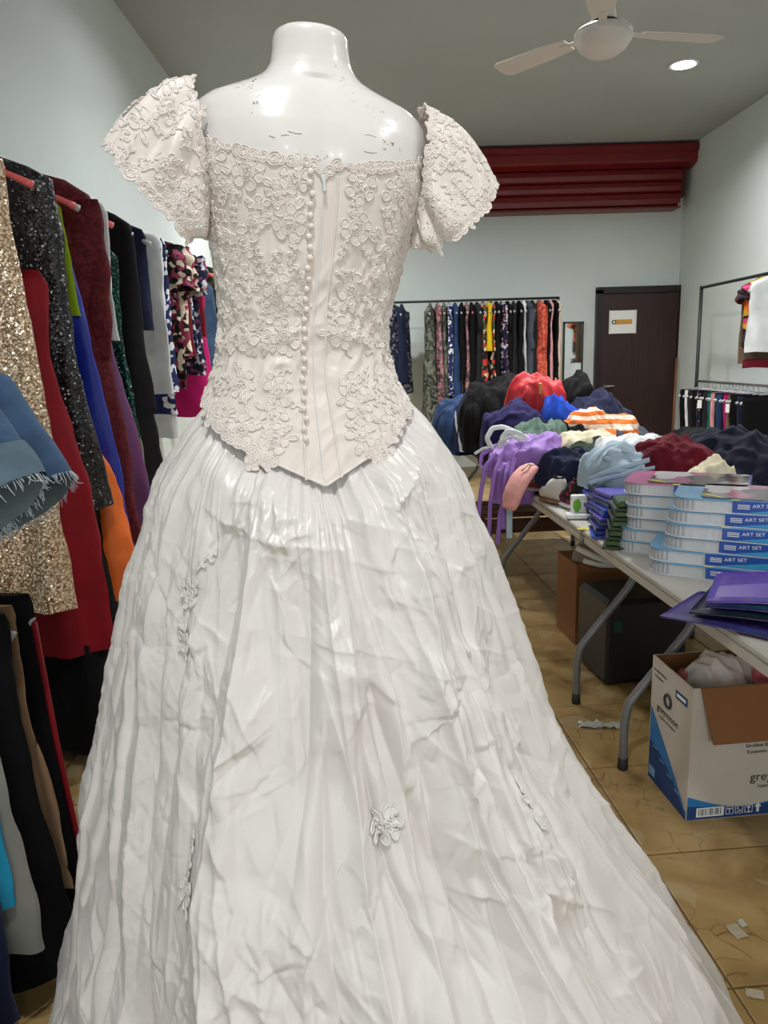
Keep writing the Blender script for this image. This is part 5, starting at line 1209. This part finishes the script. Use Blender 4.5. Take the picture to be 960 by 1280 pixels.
film = plain('clear_blister_film', srgb(120, 130, 170), .12, alpha=.55); film_d = plain('dark_blister_film', srgb(30, 36, 70), .15); film_g = plain('green_blister_film', srgb(54, 84, 40), .25); pg = plain('dark_green_packaging', srgb(32, 48, 28), .35)
ORD = ['lowest', 'second', 'third', 'fourth', 'fifth', 'topmost', 'seventh']
for k in range(5): pack(on_table(1.72+.012*k, .075+.010*k, TOP+.001+.029*k), TRZ+math.radians(-16+5*k), pb[k % 3], (.14, .18, .028), 'blue blister pack, %s of the fan beside the green packs' % (ORD[k] if k < 4 else 'topmost'), film if k % 2 else pb[(k+1) % 3])
for k in range(3): pack(on_table(1.93+.02*k, .15, TOP+.001+.044*k), TRZ+math.radians(14-9*k), pb[(k+1) % 3], (.15, .16, .043), 'dark blue pack, %s of the stack behind the blue fan' % ['lowest', 'middle', 'topmost'][k], film_d)
for k in range(5): pack(on_table(1.55+.006*k, .058+.008*k, TOP+.001+.031*k), TRZ+math.radians(-24+3*k), pg, (.13, .15, .030), 'dark green pack, %s of the stack beside the boxed sets' % (ORD[k] if k < 4 else 'topmost'), film_g)
tr = thing('corner_label', 'yellow triangular label poking over the table joint', 'label', on_table(1.80, -.004, TOP+.001), TRZ)
B().prism([(-.02, 0), (.03, .03), (.03, -.03)], 0, .002).build('yellow_card', plain('yellow_card', srgb(214, 196, 40), .5), tr)
B().lathe([(.006, .002), (.006, .003)], 10, (.012, 0, 0)).build('green_dot', plain('leaf_green_ink', srgb(110, 176, 50), .5), tr)

# ---------------------------------------------------------------- boxed art sets
art_white = plain('white_tray_plastic', srgb(206, 210, 214), .35); art_blue = plain('light_blue_print', srgb(92, 160, 206), .3, coat=.5); art_blue2 = plain('deep_blue_print', srgb(40, 84, 172), .3, coat=.5); art_pink = plain('pink_print', srgb(196, 108, 160), .25, coat=.6)
art_cyan = plain('cyan_print', srgb(60, 160, 210), .3, coat=.5); art_ink = plain('white_ink', (.8, .82, .84), .5); art_yel = plain('yellow_print', srgb(214, 196, 50), .4); rib_m = plain('tray_rib_grey', srgb(166, 170, 176), .4)
art_photo = printed('glossy_cover_picture', [srgb(150, 146, 150), srgb(196, 196, 200), srgb(90, 80, 84), srgb(206, 190, 90), srgb(170, 110, 140)], 11, .9, .12)
def rrect(x0, x1, y0, y1, r, n=6, corners=(1, 1, 1, 1)):
    p = []
    for (cx, cy, a0), k in zip(((x0+r, y0+r, PI), (x1-r, y0+r, 1.5*PI), (x1-r, y1-r, 0), (x0+r, y1-r, .5*PI)), corners):
        if k:
            for i in range(n+1): a = a0+PI/2*i/n; p.append((cx+r*math.cos(a), cy+r*math.sin(a)))
        else: p.append({PI: (x0, y0), 1.5*PI: (x1, y0), 0: (x1, y1), .5*PI: (x0, y1)}[a0])
    return p
AH = .038
def art_set(loc, rz, label, top, sx=0.0, cover=None):
    t = thing('art_set_box', label, 'boxed set', loc, rz, 'boxed art sets')
    L_, W_ = .36, .26; xs = .155+sx       # the printed sleeve covers the right half
    B().prism(rrect(0, L_-.002, 0, W_, .055, 8), .0035, AH-.004).build('tray', art_white, t)
    B().prism(rrect(-.005, L_-.003, -.005, W_+.004, .058, 8), .0, .0035).build('tray_lip', art_white, t)
    B().prism(rrect(-.004, L_-.003, -.004, W_+.003, .057, 8), AH-.004, AH-.0008).build('cover', top, t)
    b = B()
    for k in range(8): b.box((.06+k*.0135+(.004 if k > 4 else 0), -.0012, AH/2), (.0022, .003, AH-.011))
    b.build('ribs', art_white, t)
    b = B()
    for k in range(7):
        a = PI+PI/2*(.05+.9*k/6); b.box((.055+.0555*math.cos(a), .055+.0555*math.sin(a), AH/2), (.006, .0035, AH-.011), a+PI/2)
    b.build('corner_ribs', rib_m, t)
    B().box(((xs+L_)/2, W_/2-.0005, AH/2+.0003), (L_-xs+.006, W_+.010, AH-.003), bev=.002).build('sleeve', art_blue2, t)
    y = -.0068
    q = B(); q.add([(xs+.03, y, .005), (L_+.002, y, .005), (L_+.002, y, .030), (xs+.055, y, .009)], [(0, 1, 2, 3)]); q.add([(xs+.03, y+.0006, .005), (L_+.002, y+.0006, .005), (L_+.002, y+.0006, .030), (xs+.055, y+.0006, .009)], [(3, 2, 1, 0)])
    q.build('light_blue_swoosh', art_cyan, t)
    text_mesh('lettering', 'ART SET', .0135, art_ink, t, (xs+.046, y-.0004, .0235), (PI/2, math.radians(-4), 0), 'LEFT', .0002, 1.15)
    b = B()
    for zz, ww in ((.0262, .030), (.0215, .030), (.0165, .030)): b.box((xs+.010+ww/2, y-.0002, zz), (ww, .0004, .0022))
    b.build('fine_print', art_ink, t)
    B().box((xs+.004, W_/2, AH-.0006), (.022, W_+.004, .0012)).build('yellow_edge', art_yel, t)
    if cover: B().prism(rrect(.07, L_-.004, .01, W_-.01, .02, 4), AH+.0001, AH+.0016).build('cover_picture', art_photo, t)
AR = math.radians(-30)
random.seed(12)
OFF = [(.0, .0), (-.004, .004), (.030, .012), (.036, .006), (.040, .014), (.056, .010)]
for k in range(6):
    dx, dy = OFF[k]; art_set((.779+dx*math.cos(AR)-dy*math.sin(AR), 2.075+dx*math.sin(AR)+dy*math.cos(AR), TOP+.0005+AH*k), AR+math.radians((0, 1, -1, 0, 1, 3)[k]), 'white boxed art set with blue sleeve, %s of the front stack' % (['lowest', 'second from below', 'third from below', 'third from the top', 'second from the top', 'topmost'][k]), art_blue, cover=(k == 5))
OFF = [(.0, .0), (.006, .004), (.020, .010), (.022, .002), (.018, .006), (.014, .0)]
for k in range(6):
    dx, dy = OFF[k]; art_set((.765+dx*math.cos(AR)-dy*math.sin(AR), 2.33+dx*math.sin(AR)+dy*math.cos(AR), TOP+.0005+AH*k), AR+math.radians((1, 0, -1, 1, 0, 2)[k]), 'white boxed art set, %s of the rear stack' % (['lowest', 'second from below', 'third from below', 'third from the top', 'second from the top', 'topmost and pink covered'][k]), art_pink if k == 5 else art_blue, cover=(k == 5))

# ---------------------------------------------------------------- purple folders
fold_p = plain('purple_folder_plastic', srgb(92, 58, 160), .3, coat=.3); fold_d = plain('dark_purple_folder_plastic', srgb(60, 38, 116), .3, coat=.3); fold_y = plain('yellow_folder_edge', srgb(196, 156, 44), .4); fold_k = plain('black_folder_plastic', (.02, .018, .03), .3)
def folder(loc, rz, mat, label, sag, lift):
    t = thing('folder', label, 'folder', loc, rz, 'folders beside the boxed sets')
    n, m = 18, 8; u = np.linspace(0, 1, n); w = np.linspace(0, 1, m); U, Wv = np.meshgrid(u, w)
    X = U*.34; Y = -Wv*.25; Z = sag*np.sin(U*PI*.9)+lift*U*(1-.4*Wv)+.001
    top = np.stack([X, Y, Z+.004], -1).reshape(-1, 3); bot = np.stack([X, Y, Z], -1).reshape(-1, 3); N_ = n*m
    F = grid_faces(m, n, False); Fb = F[:, ::-1]+N_
    side = []
    for i in range(n-1): side += [(i, i+1, N_+i+1, N_+i), ((m-1)*n+i+1, (m-1)*n+i, N_+(m-1)*n+i, N_+(m-1)*n+i+1)]
    for j in range(m-1): side += [((j+1)*n, j*n, N_+j*n, N_+(j+1)*n), (j*n+n-1, (j+1)*n+n-1, N_+(j+1)*n+n-1, N_+j*n+n-1)]
    mesh('cover', np.concatenate([top, bot]), F.tolist()+Fb.tolist()+side, mat, t)
    e = B().tube([(x, -.002, z+.002) for x, z in zip(X[0], Z[0])], .0022, 6).build('edge_band', fold_y, t, True)
FR = math.radians(-38)
for k, (dz, mt, lb, sg, lf, dx) in enumerate(((.001, fold_d, 'dark purple folder lowest of the pile at the table edge', .006, .0, 0), (.020, fold_k, 'black folder above the lowest purple one', .010, .006, .02), (.040, fold_d, 'dark purple folder third in the pile', .008, .012, .03), (.058, fold_p, 'bright purple folder on top of the pile', .012, .020, .0))):
    folder((.845+dx+.01*k, 1.885-.01*k, TOP+dz), FR+math.radians((-6, 2, 5, 8)[k]), mt, lb, sg, lf)

# ================================================================ UNDER THE TABLES
ink_g = plain('dark_grey_ink', (.035, .035, .035), .7); blue_a = plain('bright_blue_carton_ink', srgb(36, 118, 186), .6); blue_b = plain('navy_blue_carton_ink', srgb(18, 62, 120), .6); carton_w = plain('white_printed_carton', srgb(196, 190, 180), .75, var=.04)
def printed_carton():
    W_, D_, H_ = .46, .255, .425; rz = math.radians(5)
    t = thing('cardboard_carton', 'open white and blue printed carton full of plastic bags under the near table', 'carton', (.884, 1.972, 0), rz)
    th = .004
    def panel(name, c, d, mat): return B().box(c, d).build(name, mat, t)
    panel('bottom', (W_/2, D_/2, .003), (W_, D_, .004), M['cardboard'])
    panel('front_panel', (W_/2, th/2, H_/2), (W_, th, H_), carton_w)
    panel('side_panel', (th/2, D_/2, H_/2), (th, D_-2*th, H_), carton_w)
    panel('side_panel', (W_-th/2, D_/2, H_/2), (th, D_-2*th, H_), carton_w)
    panel('back_panel', (W_/2, D_-th/2, H_/2), (W_, th, H_), carton_w)
    for c, d in (((W_/2, th+.0008, H_/2), (W_-2*th, .001, H_-.002)), ((W_/2, D_-th-.0008, H_/2), (W_-2*th, .001, H_-.002)), ((th+.0008, D_/2, H_/2), (.001, D_-2*th-.004, H_-.002)), ((W_-th-.0008, D_/2, H_/2), (.001, D_-2*th-.004, H_-.002))):
        panel('inner_liner', c, d, M['cardboard'])
    # front flap folded outwards, brown inside showing
    fl = B(); fl.add([(.022, -.003, H_), (W_-.01, -.003, H_), (W_-.03, -.030, H_-.165), (.055, -.030, H_-.165), (.022, .001, H_), (W_-.01, .001, H_), (W_-.03, -.026, H_-.165), (.055, -.026, H_-.165)],
           [(0, 3, 2, 1), (4, 5, 6, 7), (0, 1, 5, 4), (1, 2, 6, 5), (2, 3, 7, 6), (3, 0, 4, 7)]); fl.build('open_flap', M['cardboard'], t)
    fs = B(); fs.add([(-.002, .01, H_), (-.002, D_-.01, H_), (-.035, D_-.02, H_+.0), (-.035, .02, H_)], [(0, 1, 2, 3)])
    # printing on the front
    y = -.0006
    def wave(name, fn, mat, side, n=24, off=0.0):
        Lx = W_ if side == 'f' else D_-.002; u = np.linspace(0, 1, n); b = B(); v = []
        for q in u:
            x = q*(Lx-.004)+.002
            for z in (.004, fn(q)): v.append((x, y-off, z) if side == 'f' else (y-off, Lx-x, z))
        f = [(2*i, 2*i+2, 2*i+3, 2*i+1) for i in range(n-1)]
        b.add(v, f); return b.build(name, mat, t)
    wave('blue_wave', lambda q: .080-.046*math.sin(min(q, .42)/.42*PI/2)+(.115*max(0, q-.42)**1.15 if q > .42 else 0), blue_a, 'f')
    wave('navy_wave', lambda q: .052-.010*math.sin(q*PI)-.004, blue_b, 'f', off=.0003)
    wave('blue_wave', lambda q: .235*(1-q)**.9+.02 if q < .97 else .03, blue_a, 's')
    wave('navy_wave', lambda q: .125*(1-q)+.045*q*(1-q)*4*.6+.012, blue_b, 's', off=.0003)
    FRT = (PI/2, 0, 0); SDE = (PI/2, 0, -PI/2)
    text_mesh('brand_lettering', 'greymoon', .040, ink_g, t, (.275, -.0012, .128), FRT, 'CENTER', .0002)
    text_mesh('small_print', 'Hygienic Life Solutions', .0125, ink_g, t, (.275, -.0012, .098), FRT, 'CENTER', .0002)
    text_mesh('small_print', 'Servilleta Blanca, Hoja Sencilla', .0165, ink_g, t, (.262, -.0012, .232), FRT, 'CENTER', .0002, .9)
    text_mesh('small_print', '8 paquetes con 200 servilletas', .0155, ink_g, t, (.262, -.0012, .212), FRT, 'CENTER', .0002, .9)
    B().tube([(.275+.020*math.cos(a), -.0008, .168+.018*math.sin(a)) for a in np.linspace(0, 2*PI, 24, False)], [.0052+.0018*math.sin(a) for a in np.linspace(0, 2*PI, 24, False)], 6, closed=True, flat=.1).build('ring_logo', ink_g, t, True)
    B().box((.074, -.0012, .026), (.086, .0005, .030)).build('barcode_ground', M['paper'], t)
    for k, wd in enumerate([2, 1, 3, 1, 2, 1, 1, 3, 2, 1, 2, 3, 1, 2]): B().box((.039+k*.0052, -.0018, .027), (.0012*wd, .0004, .022)).build('bar', ink_g, t)
    for k in range(3):
        b = B(); cx = .135+k*.030
        for dx, dz, w_, h_ in ((0, .012, .024, .0015), (0, -.012, .024, .0015), (-.0115, 0, .0015, .024), (.0115, 0, .0015, .024)): b.box((cx+dx, -.0012, .026+dz), (w_, .0005, h_))
        if k == 0: b.box((cx, -.0012, .031), (.016, .0005, .003)); b.box((cx, -.0012, .023), (.002, .0005, .014))
        elif k == 1: b.box((cx-.004, -.0012, .030), (.006, .0005, .004)); b.box((cx+.004, -.0012, .022), (.006, .0005, .004)); b.box((cx-.003, -.0012, .020), (.008, .0005, .002))
        else: b.add([(cx-.007, -.0013, .034), (cx+.007, -.0013, .034), (cx, -.0013, .024)], [(0, 2, 1)]); b.box((cx, -.0012, .021), (.0018, .0005, .008)); b.box((cx, -.0012, .0165), (.009, .0005, .0016))
        b.build('handling_mark', M['paper'], t)
    b = B(); b.add([(.212, -.0013, .030), (.236, -.0013, .030), (.224, -.0013, .042)], [(0, 1, 2)]); b.box((.224, -.0012, .022), (.008, .0005, .018)); b.build('up_arrow', M['paper'], t)
    # printing on the narrow side
    text_mesh('brand_lettering', 'greymoon', .034, ink_g, t, (-.0012, .142, .270), SDE, 'CENTER', .0002)
    text_mesh('small_print', 'Hygienic Life Solutions', .0112, ink_g, t, (-.0012, .142, .245), SDE, 'CENTER', .0002)
    text_mesh('small_print', 'Servilleta Blanca', .013, ink_g, t, (-.0012, .200, .385), SDE, 'CENTER', .0002)
    text_mesh('small_print', '8 paquetes', .013, ink_g, t, (-.0012, .205, .367), SDE, 'CENTER', .0002)
    B().tube([(-.0008, .142+.020*math.cos(a), .318+.020*math.sin(a)) for a in np.linspace(0, 2*PI, 24, False)], .0052, 6, closed=True).build('ring_logo', ink_g, t, True)
    B().box((-.0012, .062, .366), (.0005, .070, .026)).build('navy_badge', blue_b, t)
    B().box((-.0016, .062, .366), (.0005, .054, .010)).build('badge_strip', M['paper'], t)
    for k in range(4): B().box((-.0014, .06+.05*k, .06+.022*k), (.0005, .03, .004)).build('small_line', plain('pale_blue_ink', srgb(120, 160, 200), .6), t)
    B().box((-.0014, .225, .035), (.0005, .04, .03)).build('barcode_ground', plain('pale_blue_ink', srgb(120, 160, 200), .6), t)
    bagm = plain('white_bag_plastic', srgb(236, 230, 226), .22, alpha=.92, bump=(40, .6, .008)); bagp = plain('pink_bag_plastic', srgb(206, 104, 118), .18, bump=(50, .7, .008))
    for (nm, lb, m, px, py, pz, r, sd) in (('plastic_bag', 'crumpled white plastic bag filling the printed carton', bagm, .16, .14, .20, (.12, .095, .29), 61), ('plastic_bag', 'white plastic bag bulging at the right of the printed carton', bagm, .31, .14, .20, (.12, .095, .28), 62),
                                            ('plastic_bag', 'shiny pink plastic bag on top of the white bags', bagp, .295, .08, .40, (.065, .045, .085), 63), ('plastic_bag', 'dark pink plastic bag at the back corner of the carton', bagp, .07, .18, .20, (.05, .05, .22), 64)):
        c, s_ = math.cos(rz), math.sin(rz); M['_tmp'] = m
        heap(nm, lb, 'bag', '_tmp', (.884+px*c-py*s_, 1.972+px*s_+py*c, pz), r, sd, group='bags in the printed carton')
printed_carton()
def black_speaker():
    t = thing('speaker_cabinet', 'black box with a large ring on its face under the tables', 'speaker', (1.08, 3.06, 0), math.radians(8))
    k = plain('black_cabinet_plastic', (.012, .012, .013), .45)
    B().box((0, 0, .19), (.36, .30, .37), bev=.02).build('cabinet', k, t)
    B().tube([(.04+.095*math.cos(a), -.155, .20+.095*math.sin(a)) for a in np.linspace(0, 2*PI, 32, False)], .012, 8, closed=True).build('ring', plain('dark_grey_ring', (.11, .11, .12), .4), t, True)
    B().lathe([(.08, 0), (.05, -.02), (.02, -.012), (.001, -.01)], 28).build('cone', plain('black_cone', (.008, .008, .008), .7), t, True)
    o = t.children[-1]; o.location = (.04, -.152, .20); o.rotation_euler = (PI/2, 0, 0)
    B().box((-.135, -.152, .265), (.035, .003, .045)).build('green_sticker', plain('dark_green_sticker', srgb(22, 74, 54), .5), t)
black_speaker()
def brown_carton():
    t = thing('brown_carton', 'plain brown carton behind the black box under the tables', 'carton', (.93, 3.36, 0), math.radians(6))
    B().box((.17, .13, .2), (.36, .26, .40), bev=.003).build('carton_body', M['cardboard'], t)
    B().box((.17, -.06, .405), (.34, .14, .004)).build('flap', M['cardboard'], t)
    M['_tmp'] = plain('frosted_bag_plastic', srgb(150, 146, 142), .25, alpha=.85, bump=(40, .6, .008))
    heap('plastic_bag', 'crumpled clear plastic bag on the plain brown carton', 'bag', '_tmp', (1.09, 3.44, .41), (.17, .12, .10), 71, group=None)
    for k, (a, b_, c_) in enumerate((((.90, 3.30, .50), (.98, 3.27, .46), (1.06, 3.27, .43)), )):
        o = thing('rolled_paper', 'white rolled paper tubes poking out by the brown carton', 'paper roll', (0, 0, 0)); B().tube([a, b_, c_], .014, 8).build('roll', M['paper'], o, True); B().tube([(.93, 3.29, .44), (1.0, 3.27, .42), (1.08, 3.26, .42)], .012, 8).build('roll', M['paper'], o, True)
brown_carton()
def bench():
    t = thing('wooden_bench', 'low dark brown wooden bench under the far table', 'bench', (1.02, 4.72, 0), TRZ)
    w = make_wood('reddish_brown_wood', srgb(60, 32, 22), srgb(84, 46, 32), (3, 40, 40))
    for y in (-.14, 0, .14): B().box((0, y, .40), (.95, .13, .03), bev=.004).build('plank', w, t)
    for x in (-.40, .40):
        for y in (-.17, .17): B().box((x, y, .19), (.05, .05, .38), bev=.004).build('leg', w, t)
    B().box((0, -.195, .33), (.90, .02, .09), bev=.003).build('rail', w, t)
bench()
# ---------------------------------------------------------------- litter on the floor
def litter(name, label, c, r, seed, mat, cat='litter'):
    rng = np.random.RandomState(seed); n = 14; P = []
    for i in range(n):
        for j in range(n):
            x, y = (i/(n-1)-.5)*2*r[0], (j/(n-1)-.5)*2*r[1]; z = r[2]*(.15+abs(float(pn(x*60, y*60, seed, 3)))*1.8); P.append((x+.2*r[0]*float(pn(y*40, seed, 0, 5)), y+.2*r[1]*float(pn(x*40, seed, 2, 5)), z))
    F = grid_faces(n, n, False).tolist(); P = np.array(P); Q = P.copy(); Q[:, 2] = np.maximum(Q[:, 2]-.0012, .0002)
    o = mesh(name, np.concatenate([P, Q]), F+(grid_faces(n, n, False)[:, ::-1]+n*n).tolist(), mat); o.location = (c[0], c[1], .0005); o.rotation_euler = (0, 0, seed)
    return tag(o, label, cat)
tape = plain('clear_crumpled_tape', srgb(200, 200, 190), .2, alpha=.8)
litter('crumpled_tape', 'crumpled strip of clear tape on the floor beside the table leg', (.80, 2.56), (.075, .022, .022), 3, tape)
litter('paper_scrap', 'pale paper scrap on the tiles near the train', (.83, 1.54), (.022, .016, .003), 5, plain('dirty_paper', srgb(176, 164, 140), .8))
litter('paper_scrap', 'white paper scrap at the lower right corner', (.785, 1.362), (.018, .012, .003), 6, plain('dirty_paper', srgb(176, 164, 140), .8))
litter('foil_scrap', 'small foil scrap on the tiles right of the train', (.855, 1.565), (.012, .008, .005), 8, tape)
